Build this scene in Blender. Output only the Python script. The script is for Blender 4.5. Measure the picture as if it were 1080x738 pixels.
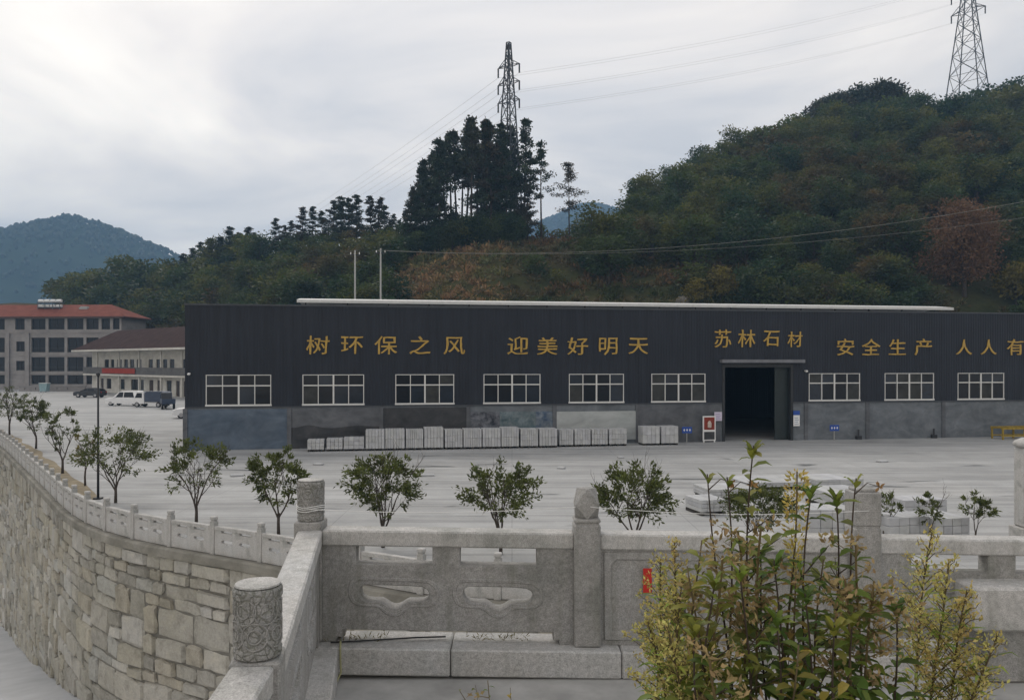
import bpy, bmesh, math, random
from mathutils import Vector, Matrix, noise
R = math.radians
random.seed(7)
for o in list(bpy.data.objects):
    bpy.data.objects.remove(o)
S = bpy.context.scene
COL = S.collection

# ------------------------------------------------------------------ camera
F, HZ, EYE = 850.0, 382.0, 5.4
cam = bpy.data.cameras.new('camera')
cam.sensor_width = 36.0
cam.lens = F / 1080 * 36
cam.shift_y = (HZ - 369) / 1080
cam.clip_start, cam.clip_end = 0.05, 6000
camo = bpy.data.objects.new('camera', cam)
camo.location = (0, 0, EYE)
camo.rotation_euler = (R(90), 0, 0)
COL.objects.link(camo)
S.camera = camo

# ------------------------------------------------------------------ world
SUN_EL, SUN_AZ = 48, -25          # degrees; azimuth from +Y towards +X
W = bpy.data.worlds.new('World')
S.world = W
W.use_nodes = True
nt = W.node_tree
nt.nodes.clear()
def wn(t, **k):
    n = nt.nodes.new(t)
    for a, v in k.items(): setattr(n, a, v)
    return n
def wl(a, b): nt.links.new(a, b)
out = wn('ShaderNodeOutputWorld'); bg = wn('ShaderNodeBackground')
bg.inputs['Strength'].default_value = 0.146
sky = wn('ShaderNodeTexSky', sky_type='NISHITA', sun_disc=False)
sky.sun_elevation = R(SUN_EL); sky.sun_rotation = R(SUN_AZ)
tc = wn('ShaderNodeTexCoord'); sp = wn('ShaderNodeSeparateXYZ')
wl(tc.outputs['Generated'], sp.inputs[0])
zz = wn('ShaderNodeMath', operation='MAXIMUM'); wl(sp.outputs['Z'], zz.inputs[0]); zz.inputs[1].default_value = 0.0
za = wn('ShaderNodeMath', operation='ADD'); wl(zz.outputs[0], za.inputs[0]); za.inputs[1].default_value = 0.16
dx = wn('ShaderNodeMath', operation='DIVIDE'); wl(sp.outputs['X'], dx.inputs[0]); wl(za.outputs[0], dx.inputs[1])
dy = wn('ShaderNodeMath', operation='DIVIDE'); wl(sp.outputs['Y'], dy.inputs[0]); wl(za.outputs[0], dy.inputs[1])
cb = wn('ShaderNodeCombineXYZ'); wl(dx.outputs[0], cb.inputs[0]); wl(dy.outputs[0], cb.inputs[1])
mp = wn('ShaderNodeMapping'); wl(cb.outputs[0], mp.inputs[0]); mp.inputs['Scale'].default_value = (0.62, 0.80, 1); mp.inputs['Location'].default_value = (3.3, 1.2, 0.4)
n1 = wn('ShaderNodeTexNoise'); wl(mp.outputs[0], n1.inputs['Vector'])
n1.inputs['Scale'].default_value = 1.25; n1.inputs['Detail'].default_value = 6; n1.inputs['Roughness'].default_value = 0.5; n1.inputs['Distortion'].default_value = 0.5
rp = wn('ShaderNodeValToRGB'); wl(n1.outputs['Fac'], rp.inputs[0])
e = rp.color_ramp.elements
e[0].position = 0.37; e[0].color = (0.575, 0.56, 0.56, 1)
e[1].position = 0.64; e[1].color = (1.03, 0.955, 0.85, 1)
em = e.new(0.50); em.color = (0.78, 0.725, 0.675, 1)
# the cloud deck is brighter where the hidden sun stands
nv = wn('ShaderNodeVectorMath', operation='DOT_PRODUCT'); wl(tc.outputs['Generated'], nv.inputs[0])
sd = Vector((math.sin(R(SUN_AZ)) * math.cos(R(SUN_EL)), math.cos(R(SUN_AZ)) * math.cos(R(SUN_EL)), math.sin(R(SUN_EL))))
nv.inputs[1].default_value = sd
mr = wn('ShaderNodeMapRange'); wl(nv.outputs['Value'], mr.inputs[0])
mr.inputs[1].default_value = 0.2; mr.inputs[2].default_value = 1.0; mr.inputs[3].default_value = 8.6; mr.inputs[4].default_value = 11.0
sc_ = wn('ShaderNodeVectorMath', operation='SCALE'); wl(rp.outputs[0], sc_.inputs[0]); wl(mr.outputs[0], sc_.inputs['Scale'])
mx = wn('ShaderNodeMix', data_type='RGBA'); mx.inputs['Factor'].default_value = 0.96
wl(sky.outputs[0], mx.inputs['A']); wl(sc_.outputs[0], mx.inputs['B'])
wl(mx.outputs['Result'], bg.inputs['Color']); wl(bg.outputs[0], out.inputs['Surface'])

sun = bpy.data.lights.new('sun', 'SUN'); sun.energy = 1.1; sun.angle = R(22); sun.color = (1, 0.94, 0.86)
suno = bpy.data.objects.new('sun', sun); COL.objects.link(suno)
suno.rotation_euler = (R(90 - SUN_EL), 0, R(180 - SUN_AZ))
suno.location = (-30, 60, 120)
S.view_settings.view_transform = 'Standard'; S.view_settings.look = 'None'
S.view_settings.exposure = 0.0; S.view_settings.gamma = 1
S.view_settings.use_curve_mapping = False
S.render.engine = 'CYCLES'
S.cycles.use_denoising = True
S.cycles.max_bounces = 6; S.cycles.transparent_max_bounces = 8; S.cycles.volume_bounces = 0

# ------------------------------------------------------------------ helpers
def pix(px, py, Y): return Vector(((px - 540) / F * Y, Y, EYE - (py - HZ) / F * Y))
def ground(px, py, z=0.0):
    Y = F * (EYE - z) / (py - HZ)
    return Vector(((px - 540) / F * Y, Y, z))
def lerp(a, b, t): return a + (b - a) * t
def interp(x, pts):
    if x <= pts[0][0]: return pts[0][1]
    for (a, va), (b, vb) in zip(pts, pts[1:]):
        if x <= b:
            t = (x - a) / (b - a)
            return va + (vb - va) * t
    return pts[-1][1]
def sstep(t):
    t = max(0, min(1, t)); return t * t * (3 - 2 * t)

class MB:
    def __init__(s): s.v = []; s.f = []; s.c = []; s.mi = []; s.smooth = False; s.cur = None; s.m = 0
    def face(s, idx):
        s.f.append(tuple(idx)); s.c.append(s.cur); s.mi.append(s.m)
    def poly(s, pts):
        b = len(s.v); s.v += [tuple(p) for p in pts]; s.face(range(b, b + len(pts)))
    def box(s, x0, x1, y0, y1, z0, z1, ch=0.0):
        if ch <= 0:
            b = len(s.v)
            s.v += [(x0,y0,z0),(x1,y0,z0),(x1,y1,z0),(x0,y1,z0),(x0,y0,z1),(x1,y0,z1),(x1,y1,z1),(x0,y1,z1)]
            for q in ((0,3,2,1),(4,5,6,7),(0,1,5,4),(1,2,6,5),(2,3,7,6),(3,0,4,7)): s.face([b+i for i in q])
            return
        # chamfered box: vertices per face, corner triangles, edge strips
        X = (x0, x1); Y = (y0, y1); Z = (z0, z1); b = len(s.v); ix = {}
        for i in (0, 1):
            for j in (0, 1):
                for k in (0, 1):
                    sx, sy, sz = (1, -1)[i], (1, -1)[j], (1, -1)[k]
                    for ax in range(3):
                        p = [X[i] + sx*ch, Y[j] + sy*ch, Z[k] + sz*ch]
                        p[ax] = (X[i], Y[j], Z[k])[ax]
                        ix[i, j, k, ax] = len(s.v); s.v.append(tuple(p))
        def q(l):
            s.face(l)
        for k in (0, 1):
            l = [ix[0,0,k,2], ix[1,0,k,2], ix[1,1,k,2], ix[0,1,k,2]]; q(l if k else l[::-1])
            l = [ix[0,k,0,1], ix[1,k,0,1], ix[1,k,1,1], ix[0,k,1,1]]; q(l[::-1] if k else l)
            l = [ix[k,0,0,0], ix[k,1,0,0], ix[k,1,1,0], ix[k,0,1,0]]; q(l if k else l[::-1])
        for i in (0, 1):
            for j in (0, 1):
                q([ix[i,j,0,0], ix[i,j,1,0], ix[i,j,1,1], ix[i,j,0,1]] if (i ^ j) else [ix[i,j,0,1], ix[i,j,1,1], ix[i,j,1,0], ix[i,j,0,0]])
                q([ix[i,0,j,0], ix[i,1,j,0], ix[i,1,j,2], ix[i,0,j,2]] if not (i ^ j) else [ix[i,0,j,2], ix[i,1,j,2], ix[i,1,j,0], ix[i,0,j,0]])
                q([ix[0,i,j,1], ix[1,i,j,1], ix[1,i,j,2], ix[0,i,j,2]] if (i ^ j) else [ix[0,i,j,2], ix[1,i,j,2], ix[1,i,j,1], ix[0,i,j,1]])
        for i in (0, 1):
            for j in (0, 1):
                for k in (0, 1):
                    l = [ix[i,j,k,0], ix[i,j,k,1], ix[i,j,k,2]]
                    q(l if (i + j + k) % 2 else l[::-1])
    def tube(s, pts, rad, n=6, cap=True):
        pts = [Vector(p) for p in pts]
        if not hasattr(rad, '__len__'): rad = [rad] * len(pts)
        rings = []; ref = None
        for i, p in enumerate(pts):
            d = (pts[min(i + 1, len(pts) - 1)] - pts[max(i - 1, 0)])
            if d.length < 1e-9: d = Vector((0, 0, 1))
            d.normalize()
            if ref is None:
                ref = d.orthogonal().normalized()
            else:
                ref = (ref - d * ref.dot(d))
                ref = ref.normalized() if ref.length > 1e-6 else d.orthogonal().normalized()
            w = d.cross(ref); b = len(s.v)
            for k in range(n):
                a = 2 * math.pi * k / n
                s.v.append(tuple(p + (ref * math.cos(a) + w * math.sin(a)) * rad[i]))
            rings.append(b)
        for a, b in zip(rings, rings[1:]):
            for k in range(n): s.face((a + k, a + (k + 1) % n, b + (k + 1) % n, b + k))
        if cap:
            s.face([rings[0] + k for k in range(n)][::-1]); s.face([rings[-1] + k for k in range(n)])
    def lathe(s, cx, cy, prof, n=24):
        rings = []
        for r, z in prof:
            b = len(s.v)
            for k in range(n):
                a = 2 * math.pi * k / n
                s.v.append((cx + r * math.cos(a), cy + r * math.sin(a), z))
            rings.append(b)
        for a, b in zip(rings, rings[1:]):
            for k in range(n): s.face((a + k, a + (k + 1) % n, b + (k + 1) % n, b + k))
        s.face([rings[0] + k for k in range(n)][::-1]); s.face([rings[-1] + k for k in range(n)])
    def prism(s, pts, y0, y1):           # outline in x,z extruded along y
        n = len(pts); b = len(s.v)
        s.v += [(x, y0, z) for x, z in pts] + [(x, y1, z) for x, z in pts]
        s.face([b + i for i in range(n)]); s.face([b + n + i for i in range(n)][::-1])
        for i in range(n):
            j = (i + 1) % n; s.face((b + i, b + n + i, b + n + j, b + j))
    def plate(s, x0, x1, z0, z1, holes, y0, y1):      # wall plate with rectangular holes
        xs = sorted({x0, x1, *[h[0] for h in holes], *[h[1] for h in holes]})
        zs = sorted({z0, z1, *[h[2] for h in holes], *[h[3] for h in holes]})
        xs = [x for x in xs if x0 <= x <= x1]; zs = [z for z in zs if z0 <= z <= z1]
        def solid(i, k):
            if i < 0 or k < 0 or i >= len(xs) - 1 or k >= len(zs) - 1: return False
            cx, cz = (xs[i] + xs[i+1]) / 2, (zs[k] + zs[k+1]) / 2
            return not any(h[0] < cx < h[1] and h[2] < cz < h[3] for h in holes)
        for i in range(len(xs) - 1):
            for k in range(len(zs) - 1):
                if not solid(i, k): continue
                a, b, c, d = xs[i], xs[i+1], zs[k], zs[k+1]
                s.poly([(a,y0,c),(b,y0,c),(b,y0,d),(a,y0,d)])
                s.poly([(a,y1,c),(a,y1,d),(b,y1,d),(b,y1,c)])
                if not solid(i-1, k): s.poly([(a,y0,c),(a,y0,d),(a,y1,d),(a,y1,c)])
                if not solid(i+1, k): s.poly([(b,y0,c),(b,y1,c),(b,y1,d),(b,y0,d)])
                if not solid(i, k-1): s.poly([(a,y0,c),(a,y1,c),(b,y1,c),(b,y0,c)])
                if not solid(i, k+1): s.poly([(a,y0,d),(b,y0,d),(b,y1,d),(a,y1,d)])
    def leaf(s, p, d, up, L, wd, fold=0.0):
        """pointed leaf of four vertices from p along d"""
        d = d.normalized(); sd_ = d.cross(up)
        if sd_.length < 1e-4: sd_ = d.orthogonal()
        sd_.normalize(); nn = sd_.cross(d)
        b = len(s.v)
        s.v += [tuple(p), tuple(p + d*L*0.45 + sd_*wd*0.5 + nn*fold), tuple(p + d*L), tuple(p + d*L*0.45 - sd_*wd*0.5 + nn*fold)]
        s.face((b, b+1, b+2, b+3))
    def xform(s, M, start=0):
        s.v[start:] = [tuple(M @ Vector(p)) for p in s.v[start:]]
    def mesh(s, name, mats, smooth=False):
        me = bpy.data.meshes.new(name)
        me.from_pydata(s.v, [], s.f)
        if not isinstance(mats, (list, tuple)): mats = [mats]
        for m in mats: me.materials.append(m)
        if len(mats) > 1: me.polygons.foreach_set('material_index', s.mi)
        if any(c is not None for c in s.c):
            at = me.color_attributes.new('Tint', 'FLOAT_COLOR', 'CORNER')
            buf = []
            for p, c in zip(me.polygons, s.c):
                c = c or (1, 1, 1)
                buf += [c[0], c[1], c[2], 1.0] * p.loop_total
            at.data.foreach_set('color', buf)
        if smooth: me.polygons.foreach_set('use_smooth', [True] * len(me.polygons))
        me.update()
        return me

def link(name, me, parent=None, loc=None, rz=0.0):
    o = bpy.data.objects.new(name, me)
    COL.objects.link(o)
    if parent is not None: o.parent = parent
    if loc is not None: o.location = loc
    if rz: o.rotation_euler = (0, 0, rz)
    return o
def obj(name, mb, mat, parent=None, smooth=False, loc=None, rz=0.0, world=None):
    """world = an Empty location to subtract from the vertices given in scene coordinates"""
    if world is not None: mb.v = [(p[0]-world[0], p[1]-world[1], p[2]-world[2]) for p in mb.v]
    return link(name, mb.mesh(name, mat, smooth), parent, loc, rz)
def tag(o, label, cat, group=None, kind=None):
    if label: o['label'] = label
    if cat: o['category'] = cat
    if group: o['group'] = group
    if kind: o['kind'] = kind
    return o
def thing(name, label, cat, loc=(0, 0, 0), rz=0.0, group=None):
    o = bpy.data.objects.new(name, None); COL.objects.link(o)
    o.empty_display_size = 0.2
    o.location = loc; o.rotation_euler = (0, 0, rz)
    return tag(o, label, cat, group)
KIDS = {}
def struct(name, mb, mat, smooth=False):
    o = obj(name, mb, mat, None, smooth); o['kind'] = 'structure'; return o
def dup(root, loc, rz=0.0, label=None, scale=None, group=None):
    r = root.copy(); COL.objects.link(r)
    r.location = loc; r.rotation_euler = (0, 0, rz)
    if scale: r.scale = scale if hasattr(scale, '__len__') else (scale,) * 3
    if label: r['label'] = label
    if group: r['group'] = group
    for ch in list(root.children):
        c = ch.copy(); COL.objects.link(c); c.parent = r
        for g in list(ch.children):
            d = g.copy(); COL.objects.link(d); d.parent = c
    return r

# ------------------------------------------------------------------ materials
def material(name):
    m = bpy.data.materials.new(name); m.use_nodes = True
    t = m.node_tree; b = t.nodes['Principled BSDF']
    return m, t, b
def N(t, typ, **k):
    n = t.nodes.new(typ)
    for a, v in k.items(): setattr(n, a, v)
    return n
def noise_node(t, vec, scale, detail=4, rough=0.55, dist=0.0):
    n = N(t, 'ShaderNodeTexNoise'); t.links.new(vec, n.inputs['Vector'])
    n.inputs['Scale'].default_value = scale; n.inputs['Detail'].default_value = detail
    n.inputs['Roughness'].default_value = rough; n.inputs['Distortion'].default_value = dist
    return n
def ramp(t, fac, stops):
    r = N(t, 'ShaderNodeValToRGB'); t.links.new(fac, r.inputs[0])
    els = r.color_ramp.elements
    while len(els) < len(stops): els.new(0.5)
    for el, (p, c) in zip(els, stops):
        el.position = p; el.color = (c[0], c[1], c[2], 1) if hasattr(c, '__len__') else (c, c, c, 1)
    return r
def mul(t, a, b, fac=1.0):
    m = N(t, 'ShaderNodeMix', data_type='RGBA', blend_type='MULTIPLY'); m.inputs['Factor'].default_value = fac
    t.links.new(a, m.inputs['A']); t.links.new(b, m.inputs['B']); return m.outputs['Result']
def mixc(t, fac, a, b):
    m = N(t, 'ShaderNodeMix', data_type='RGBA'); t.links.new(fac, m.inputs['Factor'])
    for s_, v in (('A', a), ('B', b)):
        if hasattr(v, 'is_linked'): t.links.new(v, m.inputs[s_])
        else: m.inputs[s_].default_value = (v[0], v[1], v[2], 1)
    return m.outputs['Result']
def coords(t, scale=(1, 1, 1), which='Object'):
    c = N(t, 'ShaderNodeTexCoord'); m = N(t, 'ShaderNodeMapping')
    t.links.new(c.outputs[which], m.inputs[0]); m.inputs['Scale'].default_value = scale
    return m.outputs[0]
def bump(t, b, h, strength=0.3, dist=0.02, prev=None):
    n = N(t, 'ShaderNodeBump'); n.inputs['Strength'].default_value = strength; n.inputs['Distance'].default_value = dist
    t.links.new(h, n.inputs['Height'])
    if prev is not None: t.links.new(prev, n.inputs['Normal'])
    t.links.new(n.outputs[0], b.inputs['Normal']); return n.outputs[0]

def simple(name, col, rough=0.7, var=0.18, scale=3.0, metal=0.0, spec=0.3, bmp=0.0, tint=False):
    m, t, b = material(name)
    v = coords(t)
    n = noise_node(t, v, scale, 6, 0.6)
    lo = [c * (1 - var) for c in col]; hi = [min(1, c * (1 + var)) for c in col]
    r = ramp(t, n.outputs['Fac'], [(0.3, lo), (0.7, hi)])
    c = r.outputs[0]
    if tint:
        a = N(t, 'ShaderNodeVertexColor', layer_name='Tint'); c = mul(t, c, a.outputs[0])
    t.links.new(c, b.inputs['Base Color'])
    b.inputs['Roughness'].default_value = rough; b.inputs['Metallic'].default_value = metal
    b.inputs['Specular IOR Level'].default_value = spec
    if bmp: bump(t, b, n.outputs['Fac'], bmp, 0.01)
    return m

def granite(name, base=0.36, tone=(1.03, 1.0, 0.955), carve=False, moss=0.45):
    m, t, b = material(name)
    v = coords(t)
    fine = noise_node(t, v, 150, 2, 0.7)
    mid = noise_node(t, v, 38, 3, 0.6)
    big = noise_node(t, v, 1.7, 6, 0.62, 0.4)
    r = ramp(t, fine.outputs['Fac'], [(0.33, 0.68 * base), (0.52, base), (0.70, 1.2 * base)])
    r2 = ramp(t, mid.outputs['Fac'], [(0.3, 0.8), (0.7, 1.12)])
    r3 = ramp(t, big.outputs['Fac'], [(0.30, (0.60, 0.61, 0.565)), (0.48, tone), (0.72, (1.07, 1.07, 1.05))])
    c = mul(t, mul(t, r.outputs[0], r2.outputs[0]), r3.outputs[0])
    # lichen and rain streaks
    vs = coords(t, (9, 9, 0.9))
    st = noise_node(t, vs, 1.0, 4, 0.6)
    rs = ramp(t, st.outputs['Fac'], [(0.48, 0.0), (0.72, moss)])
    c = mixc(t, rs.outputs[0], c, (0.13, 0.135, 0.10))
    t.links.new(c, b.inputs['Base Color'])
    b.inputs['Roughness'].default_value = 0.75; b.inputs['Specular IOR Level'].default_value = 0.3
    nn = bump(t, b, fine.outputs['Fac'], 0.25, 0.004)
    if carve:
        w = N(t, 'ShaderNodeTexVoronoi', feature='DISTANCE_TO_EDGE'); vv = coords(t, (1, 1, 0.8))
        dn = noise_node(t, vv, 6, 2); ad = N(t, 'ShaderNodeMix', data_type='VECTOR'); ad.inputs['Factor'].default_value = 0.08
        t.links.new(vv, ad.inputs['A']); t.links.new(dn.outputs['Color'], ad.inputs['B'])
        t.links.new(ad.outputs['Result'], w.inputs['Vector']); w.inputs['Scale'].default_value = 42
        rr = ramp(t, w.outputs['Distance'], [(0.02, 0.0), (0.14, 1.0)])
        bump(t, b, rr.outputs[0], 0.7, 0.006, nn)
        c2 = mul(t, c, ramp(t, w.outputs['Distance'], [(0.0, (0.62, 0.64, 0.57)), (0.10, 1.0)]).outputs[0])
        t.links.new(c2, b.inputs['Base Color'])
    return m

def leafmat(name, cols, transl=0.3, rnd_obj=True, scale=0.6, rough=0.55, world=False):
    """cols: list of leaf colours spread over the plants at random and by noise"""
    m, t, b = material(name)
    if rnd_obj:
        oi = N(t, 'ShaderNodeObjectInfo'); f0 = oi.outputs['Random']
    v = coords(t)
    n = noise_node(t, v, scale, 3, 0.6)
    stops = [(i / (len(cols) - 1), c) for i, c in enumerate(cols)]
    if world:       # patches of one kind of tree over the slope, then tree by tree
        ge = N(t, 'ShaderNodeNewGeometry'); nw = noise_node(t, ge.outputs['Position'], scale, 3, 0.55)
        a = N(t, 'ShaderNodeMath', operation='MULTIPLY_ADD'); t.links.new(nw.outputs['Fac'], a.inputs[0]); a.inputs[1].default_value = 2.4; a.inputs[2].default_value = -0.96
        a2 = N(t, 'ShaderNodeMath', operation='MULTIPLY_ADD'); t.links.new(f0, a2.inputs[0]); a2.inputs[1].default_value = 0.48; t.links.new(a.outputs[0], a2.inputs[2])
        fac = a2.outputs[0]
    elif rnd_obj:
        a = N(t, 'ShaderNodeMath', operation='MULTIPLY_ADD'); t.links.new(n.outputs['Fac'], a.inputs[0])
        a.inputs[1].default_value = 0.9; a.inputs[2].default_value = -0.45
        a2 = N(t, 'ShaderNodeMath', operation='ADD'); t.links.new(f0, a2.inputs[0]); t.links.new(a.outputs[0], a2.inputs[1])
        fac = a2.outputs[0]
    else:
        a = N(t, 'ShaderNodeMapRange'); t.links.new(n.outputs['Fac'], a.inputs[0]); a.inputs[1].default_value = 0.3; a.inputs[2].default_value = 0.7
        fac = a.outputs[0]
    r = ramp(t, fac, stops)
    at = N(t, 'ShaderNodeVertexColor', layer_name='Tint')
    c = mul(t, r.outputs[0], at.outputs[0])
    t.links.new(c, b.inputs['Base Color'])
    b.inputs['Roughness'].default_value = rough; b.inputs['Specular IOR Level'].default_value = 0.25
    tr = N(t, 'ShaderNodeBsdfTranslucent'); t.links.new(c, tr.inputs['Color'])
    ms = N(t, 'ShaderNodeMixShader'); ms.inputs[0].default_value = transl
    o = t.nodes['Material Output']
    t.links.new(b.outputs[0], ms.inputs[1]); t.links.new(tr.outputs[0], ms.inputs[2]); t.links.new(ms.outputs[0], o.inputs['Surface'])
    return m

def yard_material():
    m, t, b = material('pale_yard_concrete')
    v = coords(t)
    big = noise_node(t, v, 0.09, 5, 0.6, 0.3)
    mid = noise_node(t, v, 0.7, 6, 0.65)
    fine = noise_node(t, v, 9, 4, 0.7)
    r = ramp(t, big.outputs['Fac'], [(0.3, (0.36, 0.362, 0.358)), (0.55, (0.415, 0.416, 0.41)), (0.7, (0.455, 0.45, 0.438))])
    c = mul(t, r.outputs[0], ramp(t, mid.outputs['Fac'], [(0.3, 0.88), (0.7, 1.08)]).outputs[0])
    c = mul(t, c, ramp(t, fine.outputs['Fac'], [(0.3, 0.92), (0.7, 1.05)]).outputs[0])
    vs = coords(t, (0.16, 0.75, 1))
    st = noise_node(t, vs, 1.0, 4, 0.55, 0.6)
    sm = ramp(t, st.outputs['Fac'], [(0.635, 0.0), (0.68, 0.8)])
    c = mixc(t, sm.outputs[0], c, (0.12, 0.125, 0.125))
    bk = N(t, 'ShaderNodeTexBrick'); t.links.new(coords(t, (1, 1, 1)), bk.inputs['Vector']); bk.offset = 0.0
    bk.inputs['Scale'].default_value = 1.0; bk.inputs['Brick Width'].default_value = 6.0; bk.inputs['Row Height'].default_value = 5.0; bk.inputs['Mortar Size'].default_value = 0.02; bk.inputs['Mortar Smooth'].default_value = 0.3
    bk.inputs['Color1'].default_value = (1, 1, 1, 1); bk.inputs['Color2'].default_value = (0.94, 0.94, 0.94, 1); bk.inputs['Mortar'].default_value = (0.5, 0.5, 0.48, 1)
    c = mul(t, c, bk.outputs['Color'], 0.45)
    vt = coords(t, (0.035, 0.9, 1)); tn = noise_node(t, vt, 1.6, 5, 0.7, 1.2)
    c = mul(t, c, ramp(t, tn.outputs['Fac'], [(0.40, 0.78), (0.52, 1.0)]).outputs[0])
    vs2 = coords(t, (0.05, 0.5, 1)); s2 = noise_node(t, vs2, 1.3, 3, 0.5)
    c = mul(t, c, ramp(t, s2.outputs['Fac'], [(0.35, 0.86), (0.6, 1.03)]).outputs[0])
    t.links.new(c, b.inputs['Base Color'])
    rr = ramp(t, st.outputs['Fac'], [(0.62, 0.8), (0.69, 0.30)])
    t.links.new(rr.outputs[0], b.inputs['Roughness'])
    b.inputs['Specular IOR Level'].default_value = 0.25
    bump(t, b, fine.outputs['Fac'], 0.15, 0.01)
    return m

def cladding_material():
    m, t, b = material('dark_profiled_sheet')
    v = coords(t)
    n = noise_node(t, v, 0.35, 5, 0.6)
    r = ramp(t, n.outputs['Fac'], [(0.3, (0.0145, 0.0175, 0.025)), (0.7, (0.021, 0.0245, 0.033))])
    vs = coords(t, (3.0, 1, 0.15)); s2 = noise_node(t, vs, 1, 4, 0.6)
    c = mul(t, r.outputs[0], ramp(t, s2.outputs['Fac'], [(0.3, 0.74), (0.7, 1.2)]).outputs[0])
    t.links.new(c, b.inputs['Base Color'])
    w = N(t, 'ShaderNodeTexWave', wave_type='BANDS', bands_direction='X', wave_profile='SIN')
    t.links.new(v, w.inputs['Vector']); w.inputs['Scale'].default_value = 1.6
    bump(t, b, w.outputs['Fac'], 0.5, 0.03)
    b.inputs['Roughness'].default_value = 0.55; b.inputs['Specular IOR Level'].default_value = 0.25
    return m

def plaster(name, c0, c1, scale=0.9, streak=0.3):
    m, t, b = material(name)
    v = coords(t)
    n = noise_node(t, v, scale, 7, 0.65, 0.5)
    r = ramp(t, n.outputs['Fac'], [(0.3, c0), (0.7, c1)])
    vs = coords(t, (0.55, 1, 1.1)); s2 = noise_node(t, vs, 1, 6, 0.7, 0.8)
    c = mul(t, r.outputs[0], ramp(t, s2.outputs['Fac'], [(0.35, 1 - streak), (0.65, 1.1)]).outputs[0])
    t.links.new(c, b.inputs['Base Color']); b.inputs['Roughness'].default_value = 0.85
    b.inputs['Specular IOR Level'].default_value = 0.2
    bump(t, b, n.outputs['Fac'], 0.2, 0.02)
    return m

def tile_material(name, c0, c1):
    m, t, b = material(name)
    v = coords(t)
    w = N(t, 'ShaderNodeTexWave', wave_type='BANDS', bands_direction='X'); t.links.new(v, w.inputs['Vector']); w.inputs['Scale'].default_value = 1.4
    w2 = N(t, 'ShaderNodeTexWave', wave_type='BANDS', bands_direction='Y', wave_profile='SAW'); t.links.new(v, w2.inputs['Vector']); w2.inputs['Scale'].default_value = 1.0
    n = noise_node(t, v, 0.8, 5, 0.6)
    r = ramp(t, n.outputs['Fac'], [(0.3, c0), (0.7, c1)])
    c = mul(t, r.outputs[0], ramp(t, w2.outputs['Fac'], [(0.0, 0.72), (0.25, 1.0)]).outputs[0])
    t.links.new(c, b.inputs['Base Color']); b.inputs['Roughness'].default_value = 0.95; b.inputs['Specular IOR Level'].default_value = 0.05
    bump(t, b, w.outputs['Fac'], 0.6, 0.06)
    return m

def wallstone_material():
    m, t, b = material('rough_wall_stone')
    v = coords(t)
    at = N(t, 'ShaderNodeVertexColor', layer_name='Tint')
    n = noise_node(t, v, 2.2, 7, 0.68, 0.3); n2 = noise_node(t, v, 14, 4, 0.7); n3 = noise_node(t, v, 0.35, 4, 0.6)
    c = mul(t, at.outputs[0], ramp(t, n.outputs['Fac'], [(0.28, (0.66, 0.65, 0.62)), (0.5, 1.0), (0.74, (1.14, 1.12, 1.06))]).outputs[0])
    c = mul(t, c, ramp(t, n2.outputs['Fac'], [(0.3, 0.84), (0.7, 1.1)]).outputs[0])
    c = mul(t, c, ramp(t, n3.outputs['Fac'], [(0.35, (0.8, 0.8, 0.76)), (0.65, 1.05)]).outputs[0])
    t.links.new(c, b.inputs['Base Color']); b.inputs['Roughness'].default_value = 0.9; b.inputs['Specular IOR Level'].default_value = 0.15
    nn = bump(t, b, n.outputs['Fac'], 0.7, 0.08); bump(t, b, n2.outputs['Fac'], 0.4, 0.02, nn)
    return m

def hill_material():
    m, t, b = material('hillside_soil_and_grass')
    v = coords(t)
    n = noise_node(t, v, 0.05, 6, 0.65, 0.5); n2 = noise_node(t, v, 0.5, 5, 0.7)
    r = ramp(t, n.outputs['Fac'], [(0.3, (0.030, 0.042, 0.018)), (0.48, (0.055, 0.055, 0.024)), (0.6, (0.095, 0.070, 0.038)), (0.72, (0.045, 0.052, 0.02))])
    c = mul(t, r.outputs[0], ramp(t, n2.outputs['Fac'], [(0.3, 0.7), (0.7, 1.25)]).outputs[0])
    t.links.new(c, b.inputs['Base Color']); b.inputs['Roughness'].default_value = 1.0; b.inputs['Specular IOR Level'].default_value = 0.0
    bump(t, b, n2.outputs['Fac'], 0.8, 0.5)
    return m

M = {}
M['yard'] = yard_material()
M['road'] = simple('lower_road_concrete', (0.44, 0.445, 0.45), 0.85, 0.14, 0.5, bmp=0.1)
M['terrace'] = simple('terrace_concrete', (0.40, 0.395, 0.38), 0.7, 0.30, 2.6, bmp=0.15)
M['soil'] = simple('brown_bed_soil', (0.24, 0.20, 0.135), 0.95, 0.35, 2.0, bmp=0.6)
M['granite'] = granite('grey_granite', 0.33)
M['granite_carved'] = granite('carved_grey_granite', 0.33, carve=True)
M['granite_pale'] = granite('pale_granite', 0.48, moss=0.30)
M['granite_low'] = granite('weathered_pale_granite', 0.48, moss=0.25)
M['stack'] = simple('sawn_stone_pile', (0.46, 0.465, 0.465), 0.8, 0.14, 2.5, tint=True, bmp=0.1)
M['pallet'] = simple('dark_pallet_wood', (0.05, 0.045, 0.04), 0.9, 0.3)
M['wallstone'] = wallstone_material()
M['mortar'] = simple('wall_joint_mortar', (0.20, 0.19, 0.165), 0.95, 0.35, 1.2, bmp=0.5)
M['coping'] = plaster('mossy_coping', (0.19, 0.18, 0.15), (0.34, 0.325, 0.285), 0.8)
M['clad'] = cladding_material()
M['clad_trim'] = simple('dark_parapet_trim', (0.055, 0.06, 0.068), 0.5, 0.15)
M['base_grey'] = plaster('grey_render', (0.13, 0.145, 0.16), (0.20, 0.215, 0.23))
M['base_blue'] = plaster('blue_grey_render', (0.085, 0.115, 0.155), (0.135, 0.165, 0.205))
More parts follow.
